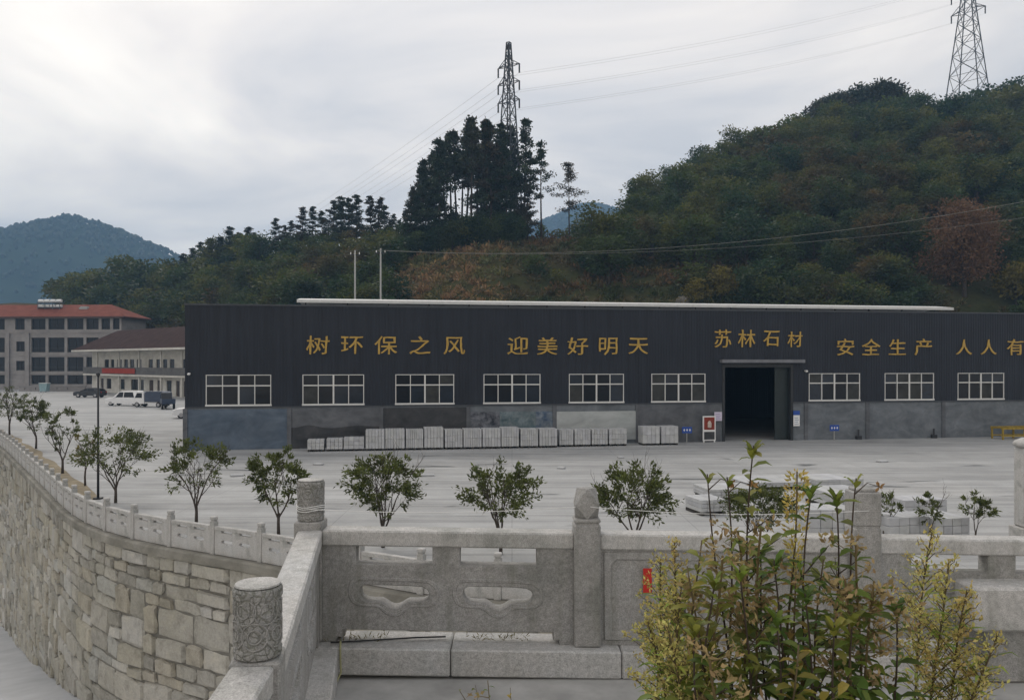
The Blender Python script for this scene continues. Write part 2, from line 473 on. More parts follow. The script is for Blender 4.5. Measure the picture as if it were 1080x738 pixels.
M['base_dark'] = plaster('dark_damp_render', (0.045, 0.047, 0.05), (0.085, 0.085, 0.088))
M['base_mid'] = plaster('stained_grey_render', (0.10, 0.105, 0.115), (0.16, 0.165, 0.175))
M['panel_white'] = plaster('pale_green_grey_board', (0.36, 0.385, 0.38), (0.45, 0.465, 0.455), 0.5, 0.2)
M['mural_dark'] = plaster('mottled_black_marble', (0.03, 0.035, 0.05), (0.30, 0.31, 0.34), 2.6, 0.6)
M['mural_teal'] = plaster('mottled_teal_marble', (0.07, 0.12, 0.14), (0.26, 0.30, 0.31), 2.2, 0.4)
M['mural_blue'] = plaster('mottled_blue_marble', (0.06, 0.10, 0.17), (0.28, 0.31, 0.33), 2.2, 0.5)
M['white_metal'] = simple('white_window_aluminium', (0.62, 0.62, 0.60), 0.4, 0.06)
M['roofsheet'] = simple('pale_roof_sheet', (0.62, 0.62, 0.60), 0.5, 0.08)
M['roofdark'] = simple('grey_roof_sheet', (0.10, 0.105, 0.115), 0.6, 0.15)
M['gold'] = simple('gold_letter_metal', (0.42, 0.275, 0.065), 0.45, 0.25, 3.0, metal=0.25)
M['steel'] = simple('galvanised_steel', (0.055, 0.058, 0.065), 0.6, 0.15)
M['dark'] = simple('dark_painted_metal', (0.03, 0.032, 0.034), 0.5, 0.2)
M['pole'] = simple('pale_concrete_pole', (0.34, 0.34, 0.325), 0.8, 0.1)
M['wire'] = simple('power_cable', (0.42, 0.43, 0.44), 0.6, 0.05)
M['wire_pale'] = simple('pale_cable', (0.22, 0.22, 0.20), 0.6, 0.05)
M['string'] = simple('white_string', (0.75, 0.75, 0.73), 0.8, 0.05)
M['red'] = simple('red_paper', (0.50, 0.03, 0.025), 0.7, 0.2, 20)
M['banner'] = simple('red_banner_cloth', (0.30, 0.04, 0.025), 0.8, 0.2, 2)
M['blue'] = simple('blue_sign_face', (0.03, 0.08, 0.33), 0.5, 0.1)
M['whitep'] = simple('white_paint', (0.75, 0.75, 0.74), 0.5, 0.05)
M['pink'] = simple('pale_lilac_notice', (0.60, 0.55, 0.66), 0.6, 0.05)
M['redboard'] = simple('dark_red_board', (0.22, 0.035, 0.02), 0.6, 0.3, 6)
M['yellow'] = simple('worn_yellow_paint', (0.34, 0.24, 0.04), 0.6, 0.3, 4)
M['cream'] = plaster('cream_wall_render', (0.50, 0.48, 0.43), (0.62, 0.60, 0.55), 0.4, 0.15)
M['greywall'] = plaster('grey_tiled_wall', (0.24, 0.225, 0.215), (0.33, 0.31, 0.30), 0.3, 0.12)
M['dormgrey'] = plaster('grey_balcony_render', (0.10, 0.10, 0.10), (0.16, 0.155, 0.15), 0.5, 0.2)
M['tilered'] = tile_material('red_roof_tile', (0.17, 0.06, 0.045), (0.25, 0.095, 0.07))
M['tilebrown'] = tile_material('brown_roof_tile', (0.042, 0.026, 0.024), (0.072, 0.046, 0.042))
M['door'] = simple('brown_door', (0.06, 0.045, 0.04), 0.6, 0.2)
M['carwhite'] = simple('white_car_paint', (0.72, 0.72, 0.72), 0.25, 0.03, spec=0.5)
M['cardark'] = simple('dark_car_paint', (0.02, 0.022, 0.026), 0.3, 0.1, spec=0.5)
M['carblue'] = simple('navy_truck_paint', (0.03, 0.045, 0.08), 0.4, 0.1, spec=0.5)
M['rubber'] = simple('black_rubber', (0.018, 0.018, 0.018), 0.9, 0.1)
M['rim'] = simple('wheel_rim', (0.35, 0.35, 0.36), 0.4, 0.1, metal=0.6)
M['lampred'] = simple('red_tail_lamp', (0.35, 0.02, 0.02), 0.3, 0.1)
M['lampclear'] = simple('clear_headlamp', (0.6, 0.6, 0.62), 0.2, 0.1)
m, t, b = material('dark_window_glass'); M['glass'] = m
b.inputs['Base Color'].default_value = (0.012, 0.014, 0.018, 1); b.inputs['Roughness'].default_value = 0.12; b.inputs['Specular IOR Level'].default_value = 0.2
M['glass_dusty'] = simple('dusty_window_glass', (0.035, 0.036, 0.034), 0.45, 0.5, 1.2, spec=0.25)
M['glass_blue'] = simple('bluish_window_glass', (0.012, 0.018, 0.028), 0.15, 0.4, 0.8, spec=0.35)
M['bark'] = simple('tree_bark', (0.075, 0.06, 0.048), 0.9, 0.35, 12, bmp=0.5)
M['bark_pine'] = simple('pine_bark', (0.05, 0.038, 0.03), 0.95, 0.35, 3, bmp=0.5)
M['stem'] = simple('weed_stem', (0.11, 0.085, 0.045), 0.8, 0.4, 6)
M['stem_dark'] = simple('dark_weed_stem', (0.055, 0.04, 0.03), 0.8, 0.4, 6)
M['hill'] = hill_material()
M['mount'] = simple('far_wooded_mountain', (0.030, 0.045, 0.026), 1.0, 0.35, 0.02, spec=0.0)
M['leaf_far'] = leafmat('far_wood_leaf', [(0.022, 0.036, 0.018), (0.035, 0.05, 0.022)], 0.15, False, 0.03)
HC = [(0.020, 0.042, 0.022), (0.030, 0.056, 0.024), (0.068, 0.090, 0.022), (0.026, 0.056, 0.027), (0.112, 0.112, 0.024), (0.044, 0.074, 0.024), (0.105, 0.072, 0.028), (0.034, 0.058, 0.024)]
M['leaf_hill'] = leafmat('hill_tree_leaf', HC, 0.45, True, 0.022, world=True)
M['leaf_wood'] = leafmat('hill_wood_leaf', HC, 0.45, True, 0.022, world=True)
M['leaf_brush'] = leafmat('hill_brush_leaf', [(0.035, 0.055, 0.020), (0.060, 0.075, 0.025), (0.115, 0.085, 0.040), (0.045, 0.07, 0.026), (0.10, 0.075, 0.034)], 0.25, False, 0.12)
M['leaf_pine'] = leafmat('pine_needle', [(0.020, 0.036, 0.018), (0.032, 0.046, 0.020), (0.052, 0.040, 0.024)], 0.15, True, 0.4)
M['leaf_red'] = leafmat('autumn_leaf', [(0.14, 0.075, 0.042), (0.17, 0.095, 0.05)], 0.3, False, 0.5)
M['leaf_gold'] = leafmat('yellowing_leaf', [(0.13, 0.11, 0.025), (0.17, 0.14, 0.03)], 0.3, False, 0.5)
M['leaf_yard'] = leafmat('glossy_tree_leaf', [(0.052, 0.072, 0.024), (0.105, 0.122, 0.036), (0.07, 0.09, 0.03)], 0.42, False, 1.8, 0.45)
M['leaf_weed'] = leafmat('weed_leaf', [(0.070, 0.125, 0.026), (0.13, 0.19, 0.038), (0.21, 0.21, 0.045), (0.085, 0.145, 0.03)], 0.45, True, 3.0, 0.5)
M['leaf_olive'] = leafmat('olive_weed_leaf', [(0.14, 0.18, 0.032), (0.22, 0.22, 0.042), (0.25, 0.18, 0.05)], 0.45, True, 3.0, 0.5)
M['leaf_narrow'] = leafmat('narrow_weed_leaf', [(0.15, 0.25, 0.045), (0.26, 0.32, 0.065)], 0.45, True, 3.0, 0.5)
M['flower_gold'] = leafmat('faded_goldenrod_flower', [(0.48, 0.44, 0.14), (0.55, 0.50, 0.18), (0.46, 0.36, 0.12)], 0.45, True, 6.0, 0.8)
M['flower_rust'] = leafmat('dry_rust_seed_head', [(0.25, 0.18, 0.085), (0.33, 0.25, 0.12), (0.28, 0.23, 0.07)], 0.3, True, 6.0, 0.8)

# ------------------------------------------------------------------ the retaining wall line (yard level Z = 0)
WL = [(62, 15.5), (40, 16.2), (22, 17.0), (10, 17.6), (0, 18.3), (-2.9, 19.2), (-6, 21.3), (-8.6, 22.8), (-11.1, 24.3), (-13.3, 26.1), (-15.8, 28.9), (-19.8, 34.3), (-24.9, 41.2), (-32.8, 51.8), (-46, 68.5), (-66, 92), (-110, 140)]
def catmull(P, step):
    P = [Vector((p[0], p[1], 0)) for p in P]; P = [P[0] * 2 - P[1]] + P + [P[-1] * 2 - P[-2]]
    o = []
    for i in range(1, len(P) - 2):
        n = max(2, int((P[i+1] - P[i]).length / step))
        for k in range(n):
            u = k / n; a, b, c, d = P[i-1], P[i], P[i+1], P[i+2]
            o.append(0.5 * ((2*b) + (c - a)*u + (2*a - 5*b + 4*c - d)*u*u + (3*b - a - 3*c + d)*u**3))
    o.append(P[-2]); return o
WC = catmull(WL, 0.4)
WS = [0.0]
for a, b in zip(WC, WC[1:]): WS.append(WS[-1] + (b - a).length)
import bisect
def wall_at(s):
    i = max(0, min(len(WC) - 2, bisect.bisect_right(WS, s) - 1))
    d = (WC[i+1] - WC[i]); L = d.length; u = (s - WS[i]) / L
    i0, i2 = max(0, i - 2), min(len(WC) - 1, i + 3)
    d = (WC[i2] - WC[i0]).normalized()
    p = WC[i] + (WC[i+1] - WC[i]) * u
    nrm = Vector((-d.y, d.x, 0))       # turned to the road side below
    if nrm.y > 0 and abs(nrm.x) < 0.5: nrm = -nrm
    if nrm.x > 0.3: nrm = -nrm
    return p, d, nrm
def base_z(Y): return interp(Y, [(15, -5.0), (21, -5.0), (26.5, -5.8), (31, -6.9), (40, -9.2), (52, -11.4), (60, -11.9), (200, -12.2)])
SLEN = WS[-1]

# ------------------------------------------------------------------ setting: ground, yard, road, terrace
g = MB(); g.poly([(-1480, -90, -12.5), (1290, -90, -12.5), (1290, 2080, -12.5), (-1480, 2080, -12.5)])
struct('ground', g, M['hill'])
yb = MB()
top = [(p.x, p.y, 0) for p in WC]
yb.poly([(62, 300, 0)] + [(300, 300, 0), (300, 15.5, 0)] + top + [(-260, 200, 0), (-260, 300, 0)])
struct('yard', yb, M['yard'])
lr = MB()
prev = None
for s in [i * 1.5 for i in range(int(SLEN / 1.5))]:
    p, d, n = wall_at(s); z = base_z(p.y)
    wd = 16 if p.x < -3 else min(16, 11.2)
    a = Vector((p.x, p.y, z)) - n * 0.3; b2 = Vector((p.x, p.y, z)) + n * wd
    if prev: lr.poly([prev[0], prev[1], b2, a])
    prev = (a, b2)
struct('lower_road', lr, M['road'])
TZ = 3.33
tr = MB()
XL, YF = -1.28, 5.62
tr.box(-0.0, 30, -14, YF + 0.02, -12.45, TZ)
tr.v = [((p[0] if p[0] > 1 else (-1.45 if p[1] > 0 else -1.0)), p[1], p[2]) for p in tr.v]
struct('terrace', tr, M['terrace'])
# planting strip inside the railing
pb = MB(); prev = None
for s in [i * 1.0 for i in range(20, int(SLEN))]:
    p, d, n = wall_at(s)
    if p.y < 19 or p.y > 120: prev = None; continue
    a = p - n * 0.5; b2 = p - n * (1.5 + 0.3 * noise.noise((s * 0.3, 0, 0)))
    a.z = b2.z = 0.006
    if prev and p.y > 31.5: pb.poly([prev[0], prev[1], b2, a])
    prev = (a, b2)
struct('planting_strip', pb, M['soil'])

# ------------------------------------------------------------------ retaining wall of rough blocks
wt = thing('retaining_wall', 'curved retaining wall of rough grey and tan stone blocks dropping to the lower road', 'wall', (-13, 26, -6))
rng = random.Random(3)
wb = MB(); mo = MB()
prev = None
for i in range(len(WC)):
    p, d, n = wall_at(WS[i]); z = base_z(p.y) - 0.3
    a = Vector((p.x, p.y, z)) + n * 0.02; b2 = Vector((p.x, p.y, -0.26)) + n * 0.02
    c2 = b2 - n * 0.5; d2 = a - n * 0.5
    if prev:
        mo.poly([prev[0], a, b2, prev[1]])
    prev = (a, b2)
tints = [(0.42, 0.40, 0.355), (0.47, 0.45, 0.405), (0.39, 0.375, 0.335), (0.43, 0.405, 0.345), (0.43, 0.425, 0.40), (0.50, 0.485, 0.455), (0.42, 0.39, 0.33), (0.36, 0.345, 0.31), (0.45, 0.43, 0.385)]
def stone(s0, s1, z0, z1):
    kk_ = rng.uniform(0.88, 1.08)
    cur = tuple(c * kk_ for c in rng.choice(tints)); wb.cur = cur
    out_ = rng.uniform(0.05, 0.16)
    tilt = rng.uniform(-0.05, 0.05)
    ns = 4; nz = 3
    base = len(wb.v)
    sw = rng.uniform(-0.06, 0.06); zw = rng.uniform(-0.05, 0.05)
    for k in range(nz + 1):
        for q in range(ns + 1):
            u, w = q / ns, k / nz
            s = lerp(s0, s1, u) + sw * (w - 0.5); z = lerp(z0, z1, w) + zw * (u - 0.5)
            edge = (q in (0, ns)) or (k in (0, nz))
            if edge and (q in (0, ns)) and (k in (0, nz)):
                s += (0.06 if q == 0 else -0.06) * rng.random(); z += (0.05 if k == 0 else -0.05) * rng.random()
            elif edge:
                s += rng.uniform(-0.035, 0.035); z += rng.uniform(-0.035, 0.035)
            h = 0.03 if edge else out_ + tilt * (u - 0.5) * 2 + rng.uniform(-0.025, 0.025)
            if not edge:
                # pull the inner ring out to the rim so that the face is flat and the edge crisp
                s = lerp(s0, s1, (0.06, 0.5, 0.94)[q - 1]) + sw * (w - 0.5); z = lerp(z0, z1, (0.10, 0.90)[k - 1]) + zw * (u - 0.5)
            p, d, n = wall_at(max(0, min(SLEN - 0.01, s)))
            wb.v.append((p.x + n.x * h, p.y + n.y * h, z))
    for k in range(nz):
        for q in range(ns):
            a = base + k * (ns + 1) + q
            wb.face((a, a + 1, a + ns + 2, a + ns + 1))
def fill(s0, s1, z0, z1):
    """split the patch s0..s1 x z0..z1 into stones in irregular courses"""
    z = z1
    while z > z0 + 0.15:
        h = rng.choice([0.34, 0.46, 0.62, 0.76, 0.88, 0.6])
        if z - h < z0 + 0.25: h = z - z0
        s = s0
        while s < s1 - 0.01:
            L = rng.uniform(0.5, 1.55) * (1.15 if h > 0.55 else 1.0)
            if s + L > s1 - 0.35: L = s1 - s
            if h > 0.6 and rng.random() < 0.22:
                c = rng.uniform(0.35, 0.65) * h
                stone(s + 0.02, s + L - 0.02, z - h + 0.02, z - h + c - 0.015); stone(s + 0.02, s + L - 0.02, z - h + c + 0.015, z - 0.02)
            else: stone(s + 0.02, s + L - 0.02, z - h + 0.02, z - 0.02)
            s += L
        z -= h
s = 50.0
S_NEAR = 0.0
for i, w_ in enumerate(WC):
    if w_.x < 14: S_NEAR = WS[i]; break
S_END = SLEN
for i, w_ in enumerate(WC):
    if w_.y > 75: S_END = WS[i]; break
s = S_NEAR
while s < S_END:
    L = rng.uniform(4.5, 7.5)
    p, _, _ = wall_at(min(SLEN - .1, s + L / 2)); zb = base_z(p.y) - 0.4
    zt = -0.26
    if rng.random() < 0.5:
        fill(s, s + L, zb, zt)
    else:
        zm = rng.uniform(-1.6, -0.9); fill(s, s + L, zm, zt); fill(s, s + L * 0.5, zb, zm); fill(s + L * 0.5, s + L, zb, zm)
    s += L
obj('stone_face', wb, M['wallstone'], wt, world=wt.location)
obj('mortar_backing', mo, M['mortar'], wt, world=wt.location)
cp = MB(); prev = None
for i in range(0, len(WC)):
    p, d, n = wall_at(WS[i])
    h = -0.26 + 0.03 * noise.noise((WS[i] * 0.7, 2, 0)); ou = 0.24 + 0.03 * noise.noise((WS[i], 5, 0))
    r = [p + n * ou + Vector((0, 0, h)), p + n * ou + Vector((0, 0, -0.04)), p + n * (ou - 0.05) + Vector((0, 0, 0.015)), p - n * 0.35 + Vector((0, 0, 0.015)), p - n * 0.35 + Vector((0, 0, -0.3))]
    if prev:
        for a in range(4): cp.poly([prev[a], r[a], r[a+1], prev[a+1]])
        cp.poly([prev[4], r[4], r[0], prev[0]])
    prev = r
obj('coping', cp, M['coping'], wt, world=wt.location)

# ------------------------------------------------------------------ plates with cut-outs
def plate_mesh(name, outer, holes, thick, mat, z_up=True):
    cu = bpy.data.curves.new(name, 'CURVE'); cu.dimensions = '2D'; cu.fill_mode = 'BOTH'; cu.extrude = thick / 2
    cu.bevel_depth = min(0.006, thick * 0.1); cu.bevel_resolution = 0
    for pts in [outer] + holes:
        sp_ = cu.splines.new('POLY'); sp_.points.add(len(pts) - 1)
        for q, (x, y) in zip(sp_.points, pts): q.co = (x, y, 0, 1)
        sp_.use_cyclic_u = True
    tmp = bpy.data.objects.new('tmp', cu); COL.objects.link(tmp)
    me = bpy.data.meshes.new_from_object(tmp.evaluated_get(bpy.context.evaluated_depsgraph_get()))
    bpy.data.objects.remove(tmp); bpy.data.curves.remove(cu)
    if z_up: me.transform(Matrix.Rotation(R(90), 4, 'X'))
    me.materials.clear(); me.materials.append(mat); me.name = name
    return me
CLOUD = [(-0.24, 0.040), (-0.228, 0.070), (-0.20, 0.086), (-0.10, 0.086), (0.10, 0.084), (0.19, 0.078), (0.225, 0.060), (0.24, 0.034), (0.236, 0.006), (0.22, -0.016), (0.19, -0.028), (0.15, -0.031), (0.095, -0.031), (0.072, -0.040), (0.045, -0.058), (0.02, -0.068), (0, -0.070), (-0.02, -0.068), (-0.045, -0.058), (-0.072, -0.040), (-0.095, -0.031), (-0.15, -0.031), (-0.19, -0.028), (-0.22, -0.014), (-0.236, 0.008)]

# ------------------------------------------------------------------ front balustrade
bt = thing('stone_balustrade', 'grey carved granite balustrade with drum topped posts along the near terrace edge', 'balustrade', (-1.36, 5.45, TZ))
SLOPE = -0.015
KZ = 3.54                          # top of the kerb
FY = 5.45                          # middle plane of the front run
def run_obj(name, mb, mat, A, ang, slope, smooth=False):
    """mesh built along local x from A; sheared down the slope; parented to the balustrade"""
    ca, sa = math.cos(ang), math.sin(ang)
    loc = bt.location
    mb.v = [(A[0] + x*ca - y*sa - loc[0], A[1] + x*sa + y*ca - loc[1], z + slope * x - loc[2]) for x, y, z in mb.v]
    return obj(name, mb, mat, bt, smooth)
def run_mesh(name, me, A, ang, slope):
    ca, sa = math.cos(ang), math.sin(ang); loc = bt.location
    for v in me.vertices:
        x, y, z = v.co
        v.co = (A[0] + x*ca - y*sa - loc[0], A[1] + x*sa + y*ca - loc[1], z + slope * x - loc[2])
    o = link(name, me, bt); return o
RT = 4.285                         # top of the hand rail at the corner
def rail(A, ang, x0, x1, slope):
    m_ = MB(); m_.box(x0, x1, -0.08, 0.08, RT - 0.105, RT, 0.010)
    run_obj('hand_rail', m_, M['granite_pale'], A, ang, slope)
def open_panel(A, ang, x0, x1, slope):
    L = x1 - x0; zt = RT - 0.1065; zs0 = RT - 0.232
    zb = KZ + 0.085
    c1, c2 = x0 + L * 0.285, x0 + L * 0.70
    outer = [(x0, KZ + 0.002), (x0 + 0.09, KZ + 0.002), (x0 + 0.09, KZ + 0.035), (x0 + 0.13, KZ + 0.035), (x0 + 0.13, zb), (x1 - 0.13, zb), (x1 - 0.13, KZ + 0.035), (x1 - 0.09, KZ + 0.035), (x1 - 0.09, KZ + 0.002), (x1, KZ + 0.002), (x1, zt)]
    for c in (c2, c1): outer += [(c + 0.262, zt), (c + 0.262, zs0), (c - 0.262, zs0), (c - 0.262, zt)]
    outer += [(x0, zt)]
    holes = []
    zc = (zs0 + zb) / 2 - 0.005
    for c in (c1, c2): holes.append([(c + x, zc + z * 1.05) for x, z in CLOUD][::-1])
    me = plate_mesh('panel', outer, holes, 0.115, M['granite']); run_mesh('panel', me, A, ang, slope)
    # raised moulding round each cut-out, and the long carved border
    for c in (c1, c2):
        ring = plate_mesh('carved_moulding', [(c + x*1.27, zc + 0.010 + (z - 0.010)*1.62) for x, z in CLOUD], [[(c + x*1.19, zc + 0.010 + (z-0.010)*1.42) for x, z in CLOUD][::-1]], 0.124, M['granite'])
        run_mesh('carved_moulding', ring, A, ang, slope)
def relief_panel(A, ang, x0, x1, slope, seed):
    zt = RT - 0.1065
    outer = [(x0, KZ + 0.002), (x1, KZ + 0.002), (x1, zt), (x0, zt)]
    me = plate_mesh('panel', outer, [], 0.10, M['granite']); run_mesh('panel', me, A, ang, slope)
    z0, z1 = KZ + 0.09, zt - 0.06
    fr = plate_mesh('carved_moulding', [(x0+.03, z0-.05), (x1-.03, z0-.05), (x1-.03, z1+.04), (x0+.03, z1+.04)], [[(x0+.07, z0), (x0+.07, z1-.04), (x0+.11, z1), (x1-.11, z1), (x1-.07, z1-.04), (x1-.07, z0)]], 0.122, M['granite'])
    run_mesh('carved_moulding', fr, A, ang, slope)
    q = random.Random(seed); rl = MB()
    for k in range(8):                     # bamboo carved in low relief
        x = q.uniform(x0 + 0.15, x1 - 0.15); lean = q.uniform(-0.15, 0.15); z = z0 + 0.02
        hh = q.uniform(0.25, 0.40)
        rl.tube([(x, -0.052, z), (x + lean*0.5, -0.052, z + hh*0.5), (x + lean, -0.052, min(z1 - .02, z + hh))], [0.011, 0.010, 0.007], 6)
        for j in range(9):
            u = q.uniform(0.3, 1); px_ = Vector((x + lean*u, -0.053, min(z1 - .03, z + hh*u)))
            d = Vector((q.uniform(-1, 1), -0.02, q.uniform(-0.7, 0.4)))
            rl.leaf(px_, d, Vector((0, 1, 0)), q.uniform(0.07, 0.12), 0.022, 0.006)
    run_obj('bamboo_relief', rl, M['granite'], A, ang, slope)
def drum_post(x, y, zb, zt, rz=0.0):
    p = MB(); w = 0.092; zs = zt - 0.265
    p.box(-w, w, -w, w, zb, zs, 0.008)
    loc = bt.location
    o = obj('post', p, M['granite'], bt, loc=(x - loc[0], y - loc[1], -loc[2]), rz=rz)
    d = MB(); d.lathe(0, 0, [(0.078, zs - 0.002), (0.088, zs + 0.008), (0.090, zs + 0.03), (0.086, zs + 0.04), (0.087, zt - 0.045), (0.092, zt - 0.035), (0.092, zt - 0.01), (0.086, zt), (0.0005, zt + 0.004)], 28)
    o2 = obj('drum', d, M['granite_carved'], o)
    c = MB(); rr_ = 0.0875
    for row in (0, 1):
        zc = zs + 0.095 + row * 0.092
        for k in range(6):
            a0 = k * math.pi / 3 + row * math.pi / 6
            for r_c in (0.050, 0.026):
                c.tube([(math.cos(a0 + r_c*math.cos(t_*math.pi/10)/rr_) * rr_, math.sin(a0 + r_c*math.cos(t_*math.pi/10)/rr_) * rr_, zc + r_c*math.sin(t_*math.pi/10)) for t_ in range(21)], 0.0036, 5, False)
    td = MB(); td.lathe(0, 0, [(0.0855, zt + 0.0042), (0.083, zt + 0.010), (0.0005, zt + 0.0125)], 36); obj('lit_top_disc', td, M['granite_pale'], o)  # top light put into the colour: an added disc paler than the drum
    obj('ring_carving', c, M['granite'], o, True)
    return o
def cut_post(x, y, zb, zt):
    p = MB(); w = 0.088
    p.box(-w, w, -w, w, zb, zt - 0.235, 0.010)
    p.box(-w*0.86, w*0.86, -w*0.86, w*0.86, zt - 0.237, zt - 0.222)
    p.box(-w, w, -w, w, zt - 0.222, zt - 0.197, 0.008)
    loc = bt.location
    o = obj('post', p, M['granite'], bt, loc=(x - loc[0], y - loc[1], -loc[2]))
    c = MB(); z0 = zt - 0.197; h = 0.197; a = 0.082
    # faceted cap: a block with all its corners cut off to the middles of its edges
    k1, k2, k3 = .80, .97, .95
    P = {'t': [(0, -a*k1, h), (a*k1, 0, h), (0, a*k1, h), (-a*k1, 0, h)], 'm': [(-a*k2, -a*k2, h*.47), (a*k2, -a*k2, h*.47), (a*k2, a*k2, h*.47), (-a*k2, a*k2, h*.47)], 'b': [(0, -a*k3, 0.0), (a*k3, 0, 0.0), (0, a*k3, 0.0), (-a*k3, 0, 0.0)]}
    b0 = len(c.v); c.v += [(x_, y_, z0 + z_) for k in 'tmb' for x_, y_, z_ in P[k]]
    c.face([0, 1, 2, 3]); c.face([11, 10, 9, 8])
    for i in range(4):
        j = (i + 1) % 4
        c.face([4 + i, 8 + i, 4 + j, 0 + i])       # rhombic face
        c.face([0 + i, 4 + j, 0 + j])
        c.face([8 + i, 8 + j, 4 + j])
    obj('cap', c, M['granite'], o)
    return o
A0 = (-1.36, FY)
def zsl(x): return SLOPE * x
sp1 = 1.86
drum_post(A0[0], A0[1], KZ + 0.001, 4.60)
cut_post(A0[0] + sp1, FY - 0.03, KZ + zsl(sp1) + 0.001, 4.585 + zsl(sp1))
# square post with a plain slab top
p = MB(); w = 0.088; x2 = A0[0] + 2 * sp1; zt = 4.615 + zsl(2*sp1)
p.box(-w, w, -w, w, KZ + zsl(2*sp1), zt - 0.26, 0.008); p.box(-w*.9, w*.9, -w*.9, w*.9, zt - .262, zt - .245); p.box(-w, w, -w, w, zt - .245, zt - 0.02, 0.008); p.box(-w*.8, w*.8, -w*.8, w*.8, zt - .021, zt, 0.006)
obj('post', p, M['granite'], bt, loc=(x2 - bt.location[0], FY - .03 - bt.location[1], -bt.location[2]))
rail(A0, 0, 0.088, sp1 - 0.086, SLOPE); open_panel(A0, 0, 0.094, sp1 - 0.09, SLOPE)
rail(A0, 0, sp1 + 0.086, 2*sp1 - 0.086, SLOPE); relief_panel(A0, 0, sp1 + 0.09, 2*sp1 - 0.09, SLOPE, 4)
rail(A0, 0, 2*sp1 + 0.086, 3*sp1 - 0.09, SLOPE); open_panel(A0, 0, 2*sp1 + 0.09, 3*sp1 - 0.09, SLOPE)
rail(A0, 0, 3*sp1 + 0.09, 5*sp1, SLOPE); relief_panel(A0, 0, 3*sp1 + 0.09, 4*sp1, SLOPE, 9)
# left run to the round post and on past the camera
B0 = (-0.965, 3.06)
LB = math.hypot(B0[0]-A0[0], B0[1]-A0[1]); angB = math.atan2(B0[1]-A0[1], B0[0]-A0[0])
rail(A0, angB, 0.09, LB - 0.09, -0.018); open_panel(A0, angB, 0.094, LB - 0.092, -0.018)
drum_post(B0[0], B0[1], TZ - 0.05, 4.555, angB)
C0 = (-0.80, 0.75); LC = math.hypot(C0[0]-B0[0], C0[1]-B0[1]); angC = math.atan2(C0[1]-B0[1], C0[0]-B0[0])
rail((B0[0], B0[1]), angC, 0.09, LC - 0.09, -0.02); open_panel(B0, angC, 0.094, LC - 0.092, -0.02)
drum_post(C0[0], C0[1], TZ - 0.05, 4.5, angC)
# kerbs under the runs
kb = MB()
for x0, x1 in ((0.16, 0.955), (0.961, 2.075), (2.081, 3.3), (3.306, 4.5), (4.506, 5.8), (5.806, 7.4)):
    kb.box(x0, x1, -0.19, 0.165, TZ + 0.002 + 0.03, KZ, 0.010)
run_obj('kerb_stone', kb, M['granite_pale'], A0, 0, SLOPE)
kb = MB()
for x0, x1 in ((-0.05, 1.0), (1.006, LB + 0.0)):
    kb.box(x0, x1, -0.12, 0.19, TZ + 0.002, KZ - 0.0035, 0.010)
run_obj('kerb_stone', kb, M['granite_pale'], A0, angB, -0.018)
kb = MB(); kb.box(0.006, LC, -0.12, 0.19, TZ + 0.002, KZ - 0.05, 0.010)
run_obj('kerb_stone', kb, M['granite_pale'], B0, angC, -0.02)

# pedestal and tall pillar at the right
pd = thing('stone_pedestal', 'stepped grey granite pedestal with a pale top at the right edge, behind the goldenrods', 'pedestal', (3.75, 5.45, TZ))
m_ = MB(); m_.box(3.06, 5.2, 5.20, 5.62, TZ + 0.004, TZ + 0.345, 0.012)
obj('lower_block', m_, M['granite'], pd, world=pd.location)
m_ = MB(); m_.box(2.96, 5.2, 5.15, 5.60, TZ + 0.347, TZ + 0.625, 0.014)
obj('upper_block', m_, M['granite_pale'], pd, world=pd.location)
c_ = ground(1085, 571)
pd = thing('gate_pillar', 'tall pale stone pillar with a rounded cap standing on the yard at the right edge', 'pillar', c_)
m_ = MB(); m_.box(-0.40, 0.40, -0.35, 0.35, 0.004, 0.45, 0.02); obj('base', m_, M['granite_low'], pd)
m_ = MB(); m_.box(-0.30, 0.30, -0.28, 0.28, 0.452, 2.84, 0.05); obj('shaft', m_, M['granite_low'], pd)
m_ = MB(); m_.lathe(0, 0, [(0.30, 2.842), (0.40, 2.88), (0.42, 2.96), (0.36, 3.04), (0.20, 3.12), (0.05, 3.15)], 20); obj('cap', m_, M['granite_low'], pd, True)
m_ = MB(); m_.box(2.35, 3.3, 4.15, 4.5, TZ + 0.004, TZ + 0.10, 0.012)
tag(obj('stone_slab', m_, M['granite']), 'low grey granite slab on the terrace floor in the bottom right corner', 'slab')

# small things on the balustrade
m_ = MB(); c = A0[0]
pts = []
for i in range(41):
    u = i / 40; x = lerp(A0[0], A0[0] + sp1, u); pts.append((x, FY - 0.10, lerp(4.425, 4.445, u) - 0.03 * math.sin(math.pi * u)))
for i in range(1, 31):
    u = i / 30; x = lerp(A0[0] + sp1, A0[0] + 2*sp1, u); pts.append((x, FY - 0.125, lerp(4.445, 4.42, u) - 0.035 * math.sin(math.pi * u)))
m_.tube(pts, 0.0022, 5)
for dz in (0.0, 0.012, -0.016):
    ring = [(A0[0] + 0.094*math.cos(a*math.pi/8), FY + 0.094*math.sin(a*math.pi/8), 4.425 + dz + 0.006*math.sin(a)) for a in range(17)]
    m_.tube(ring, 0.0028, 5)
tag(obj('string', m_, M['string'], smooth=True), 'thin white string tied round the corner post and stretched above the hand rail', 'string')
rp_ = thing('red_paper_slip', 'small red paper slip with gold marks pasted on the bamboo carved panel', 'paper', (0.905, FY - 0.066, 3.86))
m_ = MB(); m_.box(-0.029, 0.029, -0.0015, 0.0015, 0.0, 0.165); obj('sheet', m_, M['red'], rp_)
m_ = MB(); q = random.Random(2)
